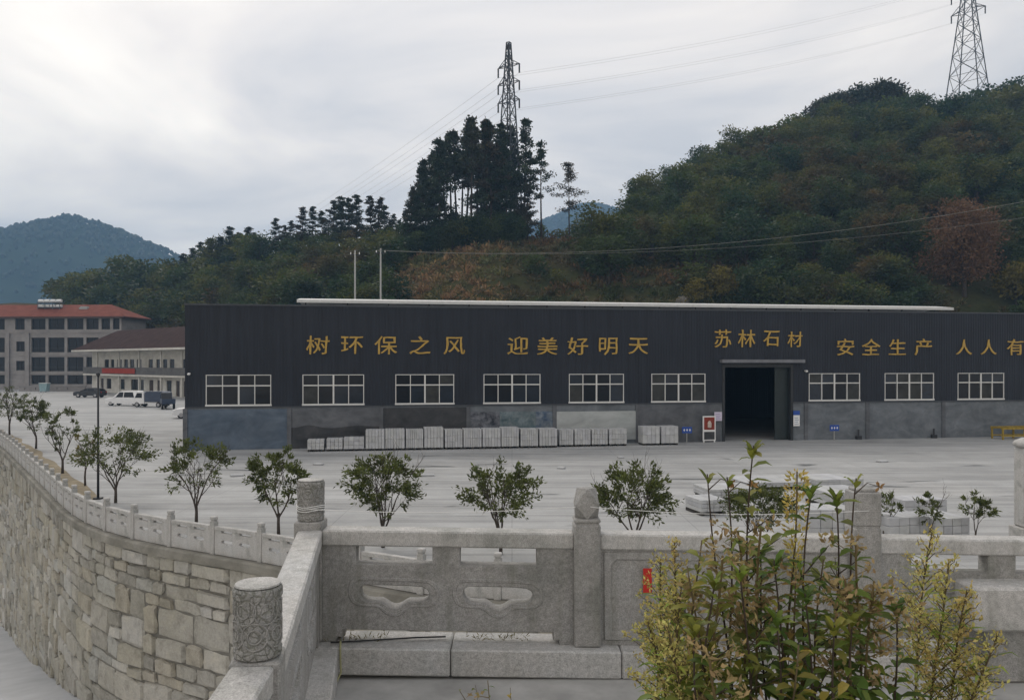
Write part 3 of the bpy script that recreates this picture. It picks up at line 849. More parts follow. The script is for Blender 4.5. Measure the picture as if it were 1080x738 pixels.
for k in range(2):
    zc = 0.045 + k * 0.07
    for a in range(5):
        x, z = q.uniform(-0.012, 0.012), zc + q.uniform(-0.02, 0.02); ln = q.uniform(0.008, 0.018)
        if a % 2: m_.box(x - ln/2, x + ln/2, -0.003, -0.0018, z - 0.0022, z + 0.0022)
        else: m_.box(x - 0.0022, x + 0.0022, -0.0032, -0.0019, z - ln/2, z + ln/2)
obj('gold_mark', m_, M['gold'], rp_)
m_ = MB()
m_.tube([(-1.14, 5.36, KZ + 0.015), (-1.125, 5.285, KZ + 0.02), (-1.118, 5.248, KZ - 0.01), (-1.115, 5.24, KZ - 0.1), (-1.11, 5.235, TZ + 0.06), (-1.13, 5.18, TZ + 0.012), (-1.20, 5.08, TZ + 0.010), (-1.24, 4.9, TZ + 0.010), (-1.20, 4.6, TZ + 0.010)], 0.007, 6)
tag(obj('hose', m_, simple('pale_yellow_hose', (0.34, 0.33, 0.18), 0.6, 0.15), smooth=True), 'thin pale yellow hose hanging over the kerb in the balustrade corner', 'hose')
m_ = MB()
m_.tube([(-1.20, 5.33, KZ + 0.010), (-1.05, 5.36, KZ + 0.007), (-0.85, 5.40, KZ + 0.006), (-0.65, 5.44, KZ + 0.005), (-0.45, 5.47, KZ + 0.001)], 0.006, 6)
tag(obj('cable', m_, M['dark'], smooth=True), 'black cable lying on the kerb top under the pierced panel', 'cable')

# ------------------------------------------------------------------ lower balustrade on the retaining wall
lb = thing('stone_balustrade', 'long pale stone balustrade curving along the top of the retaining wall', 'balustrade', (-13, 26, 0))
lo = Vector(lb.location)
post_me = None
p = MB(); p.box(-0.085, 0.085, -0.085, 0.085, 0.0, 0.93, 0.01); p.box(-0.06, 0.06, -0.06, 0.06, 0.929, 0.96); p.box(-0.085, 0.085, -0.085, 0.085, 0.959, 1.06, 0.02)
post_me = p.mesh('post', M['granite_low'])
def small_panel(L):
    zt = 0.80
    outer = [(0.0, 0.02), (L, 0.02), (L, 0.69), (L*0.85, 0.69), (L*0.85, 0.62), (L*0.58, 0.62), (L*0.58, 0.69), (L*0.42, 0.69), (L*0.42, 0.62), (L*0.15, 0.62), (L*0.15, 0.69), (0.0, 0.69)]
    holes = []
    for c in (L*0.29, L*0.71):
        holes.append([(c + x*0.95, 0.36 + z*0.95) for x, z in CLOUD][::-1])
    return plate_mesh('panel', outer, holes, 0.10, M['granite_low'])
SPC = 1.85
pan_me = small_panel(SPC - 0.18)
r_ = MB(); r_.box(0, SPC - 0.18, -0.07, 0.07, 0.692, 0.80, 0.01); rail_me = r_.mesh('hand_rail', M['granite_low'])
s = S_NEAR - 6; k = 0
prevp = None
while s < S_END + 2:
    p, d, n = wall_at(s)
    if prevp is not None:
        v = p - prevp; a = math.atan2(v.y, v.x); L = v.length
        st = prevp + v.normalized() * 0.09
        o = link('panel', pan_me, lb, st + Vector((0, 0, 0.016)) - lo, a); o.scale = ((L - 0.18) / (SPC - 0.18), 1, 1)
        o = link('hand_rail', rail_me, lb, st + Vector((0, 0, 0.016)) - lo, a); o.scale = ((L - 0.18) / (SPC - 0.18), 1, 1)
    link('post', post_me, lb, p + Vector((0, 0, 0.016)) - lo, math.atan2(d.y, d.x))
    prevp = p; s += SPC

# ------------------------------------------------------------------ factory hall
P0 = ground(195, 475); P0.z = 0
P1 = Vector(((1080 - 540) / F * 58.8, 58.8, 0))
FD = (P1 - P0).normalized(); FANG = math.atan2(FD.y, FD.x)
def fs(px):
    u = (px - 540) / F
    return (u * P0.y - P0.x) / (FD.x - u * FD.y)
def fY(px): return P0.y + fs(px) * FD.y
def fz(px, py): return EYE - (py - HZ) / F * fY(px)
fb = thing('factory_hall', 'long dark blue grey factory hall with gold lettering and white windows', 'factory', P0, FANG)
FL, FH, BZ, FDp = fs(1180), 8.9, 2.6, 21.0
wins = [(217, 286), (319, 384), (417, 479), (510, 570), (600, 658), (687, 744), (853, 907), (933, 985), (1010, 1059), (1085, 1131)]
WZ0, WZ1 = 2.74, 4.63
holes = [(fs(a), fs(b), WZ0, WZ1) for a, b in wins]
DX0, DX1, DZ = fs(762), fs(836), 5.25
holes.append((DX0, DX1, -0.1, DZ))
m_ = MB(); m_.plate(0, FL, BZ, FH, holes, 0, 0.25)
obj('upper_wall', m_, M['clad'], fb)
for xa_, xb_ in ((0.02, DX0), (DX1, FL)):
    m_ = MB(); m_.plate(xa_, xb_, -0.02, BZ - 0.004, [], 0.03, 0.28); obj('lower_wall', m_, M['base_grey'], fb)
m_ = MB()
m_.box(-0.004, 0.25, 0.254, FDp, BZ, FH); m_.box(FL - 0.25, FL, 0.254, FDp, 0, FH); m_.box(-0.004, FL, FDp, FDp + 0.25, 0, 8.4); m_.box(0.03, 0.25, 0.283, FDp, -0.02, BZ - .004)
obj('side_wall', m_, M['clad'], fb)
m_ = MB(); m_.box(-0.06, FL + 0.02, -0.05, 0.32, FH + 0.002, FH + 0.10); obj('parapet_cap', m_, M['clad_trim'], fb)
for xa_, xb_ in ((-0.01, DX0 - .03), (DX1 + .03, FL)):
    m_ = MB(); m_.box(xa_, xb_, -0.035, -0.003, BZ - 0.02, BZ + 0.06); obj('drip_flashing', m_, M['clad_trim'], fb)
m_ = MB()
m_.poly([(0.26, 0.3, 8.15), (FL - .26, 0.3, 8.15), (FL - .26, FDp/2, 9.15), (0.26, FDp/2, 9.15)]); m_.poly([(0.26, FDp/2, 9.15), (FL - .26, FDp/2, 9.15), (FL - .26, FDp - .01, 8.1), (0.26, FDp - .01, 8.1)])
obj('roof', m_, M['roofdark'], fb)
# raised ridge ventilator
def at_depth(px, dep):       # local x of a pixel column on the plane `dep` metres behind the front
    u = (px - 540) / F; A = P0 + Vector((-FD.y, FD.x, 0)) * dep
    return (u * A.y - A.x) / (FD.x - u * FD.y)
vx0, vx1 = at_depth(313, 8.3), at_depth(1006, 8.3)
m_ = MB(); m_.prism([(8.3, 9.74), (8.3, 9.95), (10.5, 10.2), (12.7, 9.95), (12.7, 9.74), (10.5, 9.98)], 0, 1)
m_.v = [(lerp(vx0, vx1, y), x, z) for x, y, z in m_.v]
o = obj('ridge_ventilator', m_, M['roofsheet'], fb)
m_ = MB(); x = vx0 + 0.6
while x < vx1:
    m_.box(x - 0.05, x + 0.05, 8.6, 8.7, 8.9, 9.75); m_.box(x - 0.05, x + 0.05, 12.3, 12.4, 8.9, 9.75); x += 3.0
obj('post', m_, M['dark'], o)
# windows
def factory_window(x0, x1):
    z0, z1 = WZ0, WZ1; t_ = 0.055
    w = MB(); L = x1 - x0; zr = z0 + (z1 - z0) * 0.64
    w.box(x0 - .03, x1 + .03, -0.03, 0.10, z0 - .05, z0 + t_); w.box(x0 - .0, x1 + .0, -0.02, 0.10, z1 - t_*0.8, z1 + .0)
    for i in range(5):
        xx = lerp(x0 + t_/2, x1 - t_/2, i / 4); k_ = 0.048 if i == 2 else 0.024
        w.box(xx - k_, xx + k_, -0.012 - 0.003*(i == 2), 0.09, z0 + t_ + .001, z1 - t_*0.8 - .001)
    w.box(x0 + .01, x1 - .01, -0.017, 0.088, zr - 0.036, zr + 0.036)
    o = obj('window', w, M['white_metal'], fb)
    for i in range(4):
        a, b_ = lerp(x0, x1, i/4) + .04, lerp(x0, x1, (i+1)/4) - .04
        op_ = random.choice([0, 0, 0, .035]); g_ = MB(); g_.box(a, b_, 0.05 + op_, 0.062 + op_, z0 + t_, zr - .04)
        obj('pane', g_, M[random.choice(['glass', 'glass', 'glass', 'glass_dusty', 'glass_blue'])], o)
        g_ = MB(); g_.box(a, b_, 0.05, 0.062, zr + .04, z1 - .04); obj('pane', g_, M[random.choice(['glass', 'glass', 'glass_dusty', 'glass_blue'])], o)
for a, b_ in wins: factory_window(fs(a), fs(b_))
# door: canopy bar, jambs, sliding leaf
m_ = MB(); m_.box(fs(759), fs(846), -0.42, -0.004, DZ + 0.12, DZ + 0.34); obj('door_canopy', m_, simple('grey_canopy_sheet', (0.16, 0.165, 0.18), 0.5), fb)
m_ = MB(); m_.box(DX0 - .02, DX0 + 0.16, -0.04, 0.30, 0, DZ - .002); m_.box(DX1 - 0.16, DX1 + .02, -0.04, 0.30, 0, DZ - .002); m_.box(DX0 + .161, DX1 - .161, -0.03, 0.30, DZ - 0.2, DZ + .05)
obj('door_frame', m_, M['dark'], fb)
m_ = MB(); m_.box(DX1 - 1.15, DX1 + 2.2, 0.36, 0.42, 0.05, DZ + .2); obj('sliding_door', m_, simple('dark_green_door_sheet', (0.022, 0.03, 0.03), 0.5), fb)
# machinery standing inside is too dark to see; a bare floor runs in
# rendered bays of the lower wall, each a few millimetres proud
def bay(px0, px1, z0, z1, mat, name='wall_bay', y=0.012, wav=0):
    m_ = MB(); x0, x1 = fs(px0), fs(px1)
    if wav:
        n_ = 24; top_ = [(lerp(x0, x1, i/n_), z1 + wav*noise.noise((lerp(x0, x1, i/n_)*0.8, px0, 0))) for i in range(n_+1)]
        m_.prism([(x0, z0)] + [(x1, z0)] + top_[::-1], y, 0.032)
    else: m_.box(x0, x1, y, 0.032, z0, z1)
    return obj(name, m_, mat, fb)
bay(196, 304, 0.01, 2.5, M['base_blue']); bay(306, 401, 0.01, 2.5, M['base_mid']); bay(306.3, 400.6, 0.012, 1.35, M['base_dark'], y=0.006, wav=0.25)
bay(403, 493, 0.01, 2.5, M['base_dark']); bay(673.5, 760, 0.01, 2.5, M['base_mid'])
bay(495, 527, 0.3, 2.18, M['mural_dark'], 'mural_panel'); bay(527.3, 565, 0.3, 2.18, M['mural_teal'], 'mural_panel'); bay(565.3, 583, 0.3, 2.18, M['mural_blue'], 'mural_panel')
bay(586, 671, 0.25, 2.15, M['panel_white'], 'white_board', y=-0.035)
for px_ in (195.3, 305, 402, 494, 585, 672.3, 850, 915, 995):
    m_ = MB(); m_.box(fs(px_) - .13, fs(px_) + .13, -0.05 - 0.0, 0.031, 0.0, BZ - .03); obj('pilaster', m_, M['base_mid'], fb)
# downpipe lamp above the left corner
# gold lettering
def glyph_mesh(ch):
    cu = bpy.data.curves.new('glyph', 'FONT'); cu.body = ch; cu.size = 1.0; cu.extrude = 0.03; cu.align_x = 'CENTER'
    tmp = bpy.data.objects.new('tmp', cu); COL.objects.link(tmp)
    me = bpy.data.meshes.new_from_object(tmp.evaluated_get(bpy.context.evaluated_depsgraph_get()))
    bpy.data.objects.remove(tmp); bpy.data.curves.remove(cu)
    xs = [v.co.x for v in me.vertices]; ys = [v.co.y for v in me.vertices]
    if not xs: return me
    me.transform(Matrix.Translation((-(min(xs)+max(xs))/2, -(min(ys)+max(ys))/2, 0)))
    me.transform(Matrix.Rotation(R(90), 4, 'X'))
    V = [v.co.copy() for v in me.vertices]; Fc = [tuple(p.vertices) for p in me.polygons]; nv_ = []; nf_ = []
    for dx_, dy_, dz_ in ((0, 0, 0), (.011, .004, .004)):
        b0 = len(nv_); nv_ += [(v.x + dx_ + .03*v.z, v.y + dy_, v.z + dz_) for v in V]; nf_ += [tuple(i + b0 for i in f_) for f_ in Fc]
    me2 = bpy.data.meshes.new('glyph'); me2.from_pydata(nv_, [], nf_); bpy.data.meshes.remove(me); me = me2
    bm = bmesh.new(); bm.from_mesh(me); bmesh.ops.remove_doubles(bm, verts=bm.verts, dist=1e-5); bmesh.ops.subdivide_edges(bm, edges=bm.edges, cuts=2, use_grid_fill=True)
    k0 = ord(ch) % 97
    for v in bm.verts:
        a_ = noise.noise((v.co.x*5, v.co.z*5, k0)); b_ = noise.noise((v.co.x*5 + 9, v.co.z*5, k0)); c_ = noise.noise((v.co.x*2, v.co.z*2, k0 + 4))
        v.co.x += .022*a_ + .02*c_; v.co.z += .022*b_ + .035*v.co.x*v.co.x - .03*c_
    bm.to_mesh(me); bm.free()
    me.materials.append(M['gold'])
    return me
CH = [('树',335,364,1),('环',371,364,1),('保',407,364,1),('之',443,364,1),('风',479,364.5,1),('迎',546,364.5,1),('美',577,365,1),('好',609,365,1),('明',641,365,1),('天',673,365,1),
      ('苏',762,357,1.05),('林',787,357,1.05),('石',813,357,1.0),('材',838,358,0.92),('安',891,366,1),('全',918,366,1),('生',946,366,1),('产',973,366,1),('人',1016,366,0.95),('人',1042,366,0.95),('有',1070,366,1),('责',1097,366,1)]
for ch, px_, py_, k_ in CH:
    me = glyph_mesh(ch)
    o = link('sign_character', me, fb, (fs(px_), -0.055, fz(px_, py_)))
    o.scale = (1.48 * k_ * (.86 if ch in '苏林石材' else 1), 1.0, 1.26 * k_)
# small lamps on the wall
for px_, py_ in ((200, 394), (849, 391)):
    m_ = MB(); x = fs(px_); z = fz(px_, py_); m_.box(x - .05, x + .05, -0.16, -0.003, z - .05, z + .05, 0.01); m_.lathe(x, -0.22, [(0.03, z - .10), (0.09, z - .06), (0.10, z), (0.04, z + .05)], 12)
    obj('wall_lamp', m_, M['whitep'], fb)

# ------------------------------------------------------------------ things along the front of the hall
FN = Vector((FD.y, -FD.x, 0))            # outwards, to the camera
def front(px, off):                      # point on the yard `off` metres in front of the hall under pixel column px
    u = (px - 540) / F; A = P0 + FN * off
    s_ = (u * A.y - A.x) / (FD.x - u * FD.y); return A + FD * s_
def stone_pile(L, D, H, nx, nz, seed, cut=True):
    """sawn stones stacked on a timber pallet: many slabs with thin joints"""
    q = random.Random(seed); m_ = MB()
    for i in range(nx):
        for k in range(nz):
            v_ = q.uniform(0.88, 1.06); m_.cur = (v_, v_, v_ * q.uniform(0.98, 1.03))
            a, b_ = -L/2 + L*i/nx, -L/2 + L*(i+1)/nx; j = q.uniform(-0.012, 0.012)
            m_.box(a + .007, b_ - .007, -D/2 + j, D/2 + j, 0.12 + (H-.12)*k/nz + .005, 0.12 + (H-.12)*(k+1)/nz - .004, 0.008)
    w = MB()
    for x in (-L*0.42, 0, L*0.42): w.box(x - .06, x + .06, -D/2, D/2, 0.0, 0.10)
    w.box(-L*.49, L*.49, -D*.45, D*.45, 0.095, 0.118)
    return m_, w
def put_pile(label, p, rz, L, D, H, nx, nz, seed, group):
    t_ = thing('stone_pile', label, 'stone pile', p, rz, group)
    a, b_ = stone_pile(L, D, H, nx, nz, seed)
    obj('stones', a, M['stack'], t_); obj('pallet', b_, M['pallet'], t_)
    return t_
G1 = 'stone piles along the factory wall'
for i, (a, b_, lab) in enumerate([(325, 342, 'low pile of short stones at the left end of the row by the factory wall'), (345, 361.5, 'second low pile of short stones in the row by the factory wall'), (363, 384, 'widest low pile of short stones, next to the first tall pile by the wall')]):
    c_ = front((a + b_) / 2, 1.5); L = (b_ - a) / F * c_.y
    put_pile(lab, c_, FANG, L, 0.9, 0.72 + 0.05 * i, 4, 3, 10 + i, G1)
big = [(386, 405.5, 1.26), (406.5, 426.5, 1.28), (428, 446, 1.25), (447, 467, 1.36), (468.5, 487, 1.22), (488, 507, 1.24), (508, 527, 1.24), (527.5, 546, 1.30), (547.5, 566, 1.2), (567, 586, 1.2)]
bl = ['first tall pile of sawn stones beside the three low piles', 'tall stone pile with a dark stain on its face, second of the tall row', 'tall stone pile third along under the second window bay', 'tallest pile of the left row, topped with an extra course', 'tall stone pile just right of the tallest one, by the dark wall bay', 'tall stone pile in front of the left edge of the mottled mural', 'tall stone pile in front of the dark mural panel', 'slightly raised pale green grey stone pile in front of the teal mural panel', 'stone pile second from the white board with wide joints', 'stone pile at the right end of the mural, next to the white board']
for i, ((a, b_, h), lab) in enumerate(zip(big, bl)):
    c_ = front((a + b_) / 2, 1.45); L = (b_ - a) / F * c_.y
    put_pile(lab, c_, FANG + random.uniform(-.02, .02), L, 1.1, h, 6 + i % 3, (2 if i % 4 else 3), 30 + i, G1)
for i, (a, b_, lab) in enumerate([(588, 603, 'stone pile at the left corner of the white board'), (604, 621, 'stone pile before the left half of the white board'), (622, 639, 'stone pile before the right half of the white board'), (640, 659, 'stone pile at the right corner of the white board'), (675, 693.5, 'grey stone pile left of the pair between white board and blue sign'), (694.5, 713, 'grey stone pile right of the pair, nearest the small blue sign')]):
    c_ = front((a + b_) / 2, 1.2); L = (b_ - a) / F * c_.y
    put_pile(lab, c_, FANG, L, 1.0, 1.1 if i < 4 else 1.22, 6 if i < 4 else 4, 3 if i < 4 else 2, 50 + i, G1)
# stakes with blue signs
def stake_sign(px, lab):
    c_ = front(px, 0.6); t_ = thing('stake_sign', lab, 'sign', c_, FANG)
    m_ = MB(); m_.box(-0.03, 0.03, 0.004, 0.05, 0, 0.72); m_.box(-0.4, 0.4, -0.0, 0.05, -0.0, 0.02) if False else None
    obj('stake', m_, M['pole'], t_)
    m_ = MB(); m_.box(-0.35, 0.35, -0.022, 0.002, 0.66, 1.08, 0.005); obj('sign_face', m_, M['blue'], t_)
    m_ = MB(); q = random.Random(int(px))
    for k in range(3):
        x = -0.2 + 0.2*k; m_.box(x - .06, x + .06, -0.026, -0.0225, 0.86, 0.90); m_.box(x - .022, x + .022, -0.0265, -0.023, 0.79, 0.95)
    obj('sign_mark', m_, M['whitep'], t_)
stake_sign(724.5, 'small blue sign on a stake left of the red fire board'); stake_sign(880, 'small blue sign on a stake under the first window right of the door')
c_ = front(748, 0.45); t_ = thing('fire_board', 'white framed red and black fire equipment board standing left of the factory door', 'fire board', c_, FANG)
m_ = MB(); m_.box(-0.45, 0.45, -0.02, 0.06, 0.12, 1.78); m_.box(-0.42, -0.34, -0.015, 0.05, 0, 0.119); m_.box(0.34, 0.42, -0.015, 0.05, 0, 0.119); obj('frame', m_, M['whitep'], t_)
m_ = MB(); m_.box(-0.37, 0.37, -0.035, -0.0205, 0.86, 1.70); obj('red_panel', m_, M['redboard'], t_)
m_ = MB(); m_.box(-0.37, 0.37, -0.036, -0.0205, 0.20, 0.72); obj('dark_panel', m_, M['base_dark'], t_)
m_ = MB(); m_.lathe(0, -0.05, [(0.05, 0.98), (0.13, 1.02), (0.14, 1.28), (0.08, 1.42), (0.03, 1.46)], 12); obj('extinguisher', m_, simple('pale_extinguisher', (0.5, 0.42, 0.36), 0.5), t_)
c_ = front(757.3, 0.07); t_ = thing('notice_board', 'pale lilac square notice fixed at the left jamb of the factory door', 'notice', c_ + Vector((0, 0, 1.42)), FANG)
m_ = MB(); m_.box(-0.27, 0.27, -0.03, 0.02, 0.0, 0.60); obj('board', m_, M['pink'], t_)
m_ = MB()
for k in range(4): m_.box(-0.2, 0.2 - 0.07*(k % 2), -0.034, -0.0305, 0.12 + 0.11*k, 0.15 + 0.11*k)
obj('text_line', m_, simple('faded_notice_ink', (0.30, 0.24, 0.42), 0.7), t_)
c_ = front(840, 0.14); t_ = thing('notice_board', 'narrow white notice with a blue head at the right jamb of the factory door', 'notice', c_ + Vector((0, 0, 1.0)), FANG)
m_ = MB(); m_.box(-0.23, 0.23, -0.03, 0.02, 0.0, 0.75); obj('board', m_, M['whitep'], t_)
m_ = MB(); m_.box(-0.232, 0.232, -0.034, 0.022, 0.754, 1.05); obj('blue_head', m_, M['blue'], t_)
m_ = MB()
for k in range(4): m_.box(-0.16, 0.16 - 0.06*(k % 2), -0.034, -0.0305, 0.12 + 0.14*k, 0.16 + 0.14*k)
obj('text_line', m_, simple('blue_grey_notice_ink', (0.25, 0.3, 0.42), 0.7), t_)
# dark drain boxes at the foot of the wall
for px_, lab in ((905.5, 'dark wall drain outlet below the first pilaster right of the door'), (985, 'dark wall drain outlet further right, below the second window from the right')):
    c_ = front(px_, 0.14); t_ = thing('drain_outlet', lab, 'drain', c_, FANG)
    m_ = MB(); m_.box(-0.2, 0.2, -0.12, 0.09, 0.0, 0.26, 0.02); obj('outlet_box', m_, M['dark'], t_)
    m_ = MB(); m_.lathe(0, 0.0, [(0.055, 0.262), (0.055, 0.62), (0.07, 0.63), (0.07, 0.68)], 10); obj('pipe', m_, M['base_dark'], t_)
# yellow trestle at the right
c_ = front(1068, 1.6); t_ = thing('yellow_trestle', 'low worn yellow steel trestle by the wall at the right edge', 'trestle', c_, FANG)
m_ = MB()
for y in (-0.5, 0.5):
    m_.box(-1.3, 2.4, y - .05, y + .05, 0.72, 0.84); m_.box(-1.3, 2.4, y - .04, y + .04, 0.22, 0.30)
obj('beam', m_, M['yellow'], t_)
for x in (-1.2, 0.5, 2.2):
    for y in (-0.5, 0.5):
        m_ = MB(); m_.box(x - .05, x + .05, y - .045, y + .045, 0, 0.719); obj('leg', m_, M['yellow'], t_)
m_ = MB()
for k in range(13): m_.box(-1.25 + k*.29, -1.13 + k*.29, -0.6, 0.6, 0.842, 0.88)
obj('slat_top', m_, M['yellow'], t_)

# stone piles in the middle of the yard
G2 = 'stone piles in the middle of the yard'
mid = [(744, 540, 1.0, 1.2, 0.55, 'small white stone pile on the yard left of the leafy shrub, behind the weeds'), (764, 524, 2.0, 1.6, 0.45, 'flat white stone pile behind the leafy shrub'), (815, 512, 3.4, 2.2, 0.32, 'long low white stone pile behind the tall flower spike'), (874, 513, 2.2, 1.8, 0.45, 'low white stone pile farthest out on the open yard'),
       (884, 532, 1.7, 2.0, 0.6, 'white stone pile directly behind the square balustrade post'), (870, 566, 1.4, 1.2, 0.95, 'grey stone pile close to the left of the square balustrade post'), (941, 570, 1.4, 1.5, 0.85, 'pale stone pile behind the first thin sapling from the left'), (988, 570, 1.2, 1.3, 0.8, 'pale stone pile behind the second thin sapling')]
for i, (px_, py_, L, D, H, lab) in enumerate(mid):
    c_ = ground(px_, py_); put_pile(lab, c_, 0.12 + random.uniform(-.15, .15), L, D, H, 4, 3, 70 + i, G2)
for i, (px_, py_) in enumerate(((958, 570),)):
    put_pile('pale stone pile standing back between the two sapling piles', ground(966, 549), 0.2, 1.6, 1.0, 0.8, 3, 3, 90, G2)

G4 = 'stone offcuts lying on the yard'
q = random.Random(91)
for px_, py_, L, W_, lab in ((690, 497, .5, .3, 'flat stone offcut on the yard beyond the faceted post'), (592, 494, .4, .35, 'small stone offcut lying on the yard between the two middle trees'), (450, 502, .7, .25, 'narrow stone strip lying on the yard right of the corner post trees'), (336, 490, .5, .4, 'stone offcut on the yard in front of the low stone piles'), (250, 502, .6, .3, 'stone offcut on the yard near the left factory corner'), (930, 487, .6, .4, 'stone offcut far out on the right of the yard'), (655, 483, .35, .3, 'stone chip in front of the white board piles')):
    m_ = MB(); m_.cur = (.95, .95, .95); m_.box(-L/2, L/2, -W_/2, W_/2, 0.0, 0.09, 0.02); m_.v = [(x + .05*noise.noise((x*4, y*4, px_)), y + .05*noise.noise((x*4, y*4, px_ + 9)), z) for x, y, z in m_.v]
    tag(obj('stone_offcut', m_, M['stack'], loc=ground(px_, py_) + Vector((0, 0, .004)), rz=q.uniform(-.6, .6)), lab, 'offcut', G4)
# lamp pole in the yard
c_ = ground(103.5, 526); t_ = thing('lamp_pole', 'thin dark lamp pole standing among the trees on the left', 'lamp pole', c_)
m_ = MB(); m_.tube([(0, 0, 0), (0, 0, 2.5), (0, 0, 4.85)], [0.05, 0.042, 0.035], 10); obj('pole', m_, M['dark'], t_, True)
m_ = MB(); m_.box(-0.14, 0.14, -0.14, 0.14, 0, 0.06); obj('foot_plate', m_, M['dark'], t_)
m_ = MB(); m_.lathe(0, 0, [(0.04, 4.85), (0.07, 4.88), (0.08, 4.96), (0.04, 5.0)], 12); obj('lamp_head', m_, M['dark'], t_)

# ------------------------------------------------------------------ far buildings on the left
def hip_roof(m_, x0, x1, y0, y1, z, h, ov, fascia, run=None):
    x0 -= ov; x1 += ov; y0 -= ov; y1 += ov; yc = (y0 + y1) / 2; r = run or (y1 - y0) / 2
    b0 = len(m_.v); m_.v += [(x0,y0,z),(x1,y0,z),(x1,y1,z),(x0,y1,z),(x0+r,yc,z+h),(x1-r,yc,z+h)]
    for f_ in ((0,1,5,4),(1,2,5),(2,3,4,5),(3,0,4),(3,2,1,0)): m_.face([b0+i for i in f_])
def grid_building(t_, L, D, floors, wallm, win_rows, skip=()):
    pass
# four storey block
BX = pix(128, 382, 160); BXl = pix(-120, 382, 163)
d_ = (BX - BXl); L = d_.length; a_ = math.atan2(d_.y, d_.x)
bt4 = thing('office_block', 'four storey grey block with a red tiled hip roof at the far left', 'building', (BXl.x, BXl.y, 0), a_)
H4 = 14.2
holes = []; px2l = lambda px_: ((px_ - 540) / F * (BXl.y + (px_ + 120) / 248 * (BX.y - BXl.y)) - BXl.x) / math.cos(a_)
bays = [(-95,-80),(-72,-58),(-50,-38),(-30,-16),(-8,5),(16,26),(33,48),(51,68),(71,88),(91,104),(107,116),(119,126)]
def z4(py): return EYE - (py - HZ) / F * 161
rows = [(336, 347.5), (356, 371.5), (376.5, 391.5), (395.5, 405)]
for i, (a, b_) in enumerate(bays):
    for j, (r0, r1) in enumerate(rows):
        aa, bb, q0, q1 = a, b_, r0, r1
        if a == 16 and j > 0: aa, bb, q0, q1 = 17, 26, r0 + 4, r1 - 1
        if a == 16 and j == 3: continue
        holes.append((px2l(aa), px2l(bb), z4(q1), z4(q0)))
m_ = MB(); m_.plate(0, L, -0.05, H4, holes, 0, 0.4); obj('front_wall', m_, M['greywall'], bt4)
m_ = MB(); m_.box(0, 0.4, 0.402, 9, 0, H4); m_.box(L - .4, L, 0.402, 9, 0, H4); m_.box(0, L, 9, 9.4, 0, H4); obj('side_wall', m_, M['greywall'], bt4)
for h_ in holes:
    w = MB(); x0, x1, z0, z1 = h_
    w.box(x0 + .05, x1 - .05, 0.28, 0.34, z0, z0 + .08); w.box(x0 + .05, x1 - .05, 0.28, 0.34, z1 - .08, z1); w.box((x0+x1)/2 - .04, (x0+x1)/2 + .04, 0.28, 0.335, z0 + .081, z1 - .081)
    w.box(x0 + .05, x0 + .12, 0.28, 0.337, z0 + .081, z1 - .081); w.box(x1 - .12, x1 - .05, 0.28, 0.337, z0 + .081, z1 - .081)
    if z1 - z0 > 2.4: w.box(x0 + .12, x1 - .12, 0.27, 0.338, z0 + 0.75, z0 + .85)
    o = obj('window', w, M['dark'], bt4); gq = MB(); gq.box(x0 + .02, x1 - .02, 0.345, 0.36, z0, z1); obj('pane', gq, M['glass'], o)
m_ = MB()
for z_ in (z4(350.5), z4(374.3), z4(394)): m_.box(-0.1, L + .1, -0.12, -0.003, z_ - 0.14, z_ + 0.14)
for a in (-77, -55, -34, -12, 9, 30): m_.box(px2l(a) - .35, px2l(a) + .35, -0.4, -0.005, 0, z4(350.5) - .15)
obj('wall_band', m_, M['greywall'], bt4)
m_ = MB(); hip_roof(m_, 0, L, 0, 9.4, H4 + .3, 2.7, 0.9, 0.3); obj('roof', m_, M['tilered'], bt4)
m_ = MB(); m_.box(-0.85, L + .85, -0.85, 10.2, H4 + 0.002, H4 + .296); obj('eave', m_, simple('dark_eave_board', (0.10, 0.06, 0.05), 0.8), bt4)
# solar tank array standing on that roof
def on4(px_, py_, yb): return Vector((px2l(px_), yb, z4(py_)))
th = Matrix.Rotation(a_, 3, 'Z')
def w4(v): return Vector((BXl.x, BXl.y, 0)) + th @ v
c_ = w4(Vector((px2l(43), 3.0, H4 + 1.35))); t_ = thing('solar_heater', 'rack of white solar water tanks on the red roof', 'solar heater', c_, a_)
m_ = MB()
for x in (-2.3, -0.8, 0.8, 2.3):
    m_.box(x - .05, x + .05, -0.55, -0.45, -0.35, 2.0); m_.box(x - .05, x + .05, 0.45, 0.55, -0.1, 2.0)
m_.box(-2.5, 2.5, -0.6, 0.6, 0.9, 0.98); obj('rack', m_, M['base_grey'], t_)
for z_ in (0.98 + .33, 2.0 + .33 - 0.0):
    for k in range(4):
        m_ = MB(); x = -1.9 + k * 1.27; m_.tube([(x - .5, 0, z_), (x + .5, 0, z_)], 0.32, 12); obj('tank', m_, M['whitep'], t_, False)
m_ = MB(); m_.box(-2.5, 2.5, -0.6, 0.6, 1.93, 2.0); obj('shelf', m_, M['base_grey'], t_)
c_ = w4(Vector((px2l(80), 3.0, H4 + 1.2))); t_ = thing('roof_tank', 'small pale box tank on the red roof right of the solar rack', 'tank', c_, a_)
m_ = MB(); m_.box(-0.9, 0.9, -0.6, 0.6, -0.1, 1.1, 0.05); obj('tank', m_, M['pole'], t_)
m_ = MB(); m_.box(-0.7, 0.7, -0.4, 0.4, 1.1, 1.3, 0.04); obj('lid', m_, M['pole'], t_)
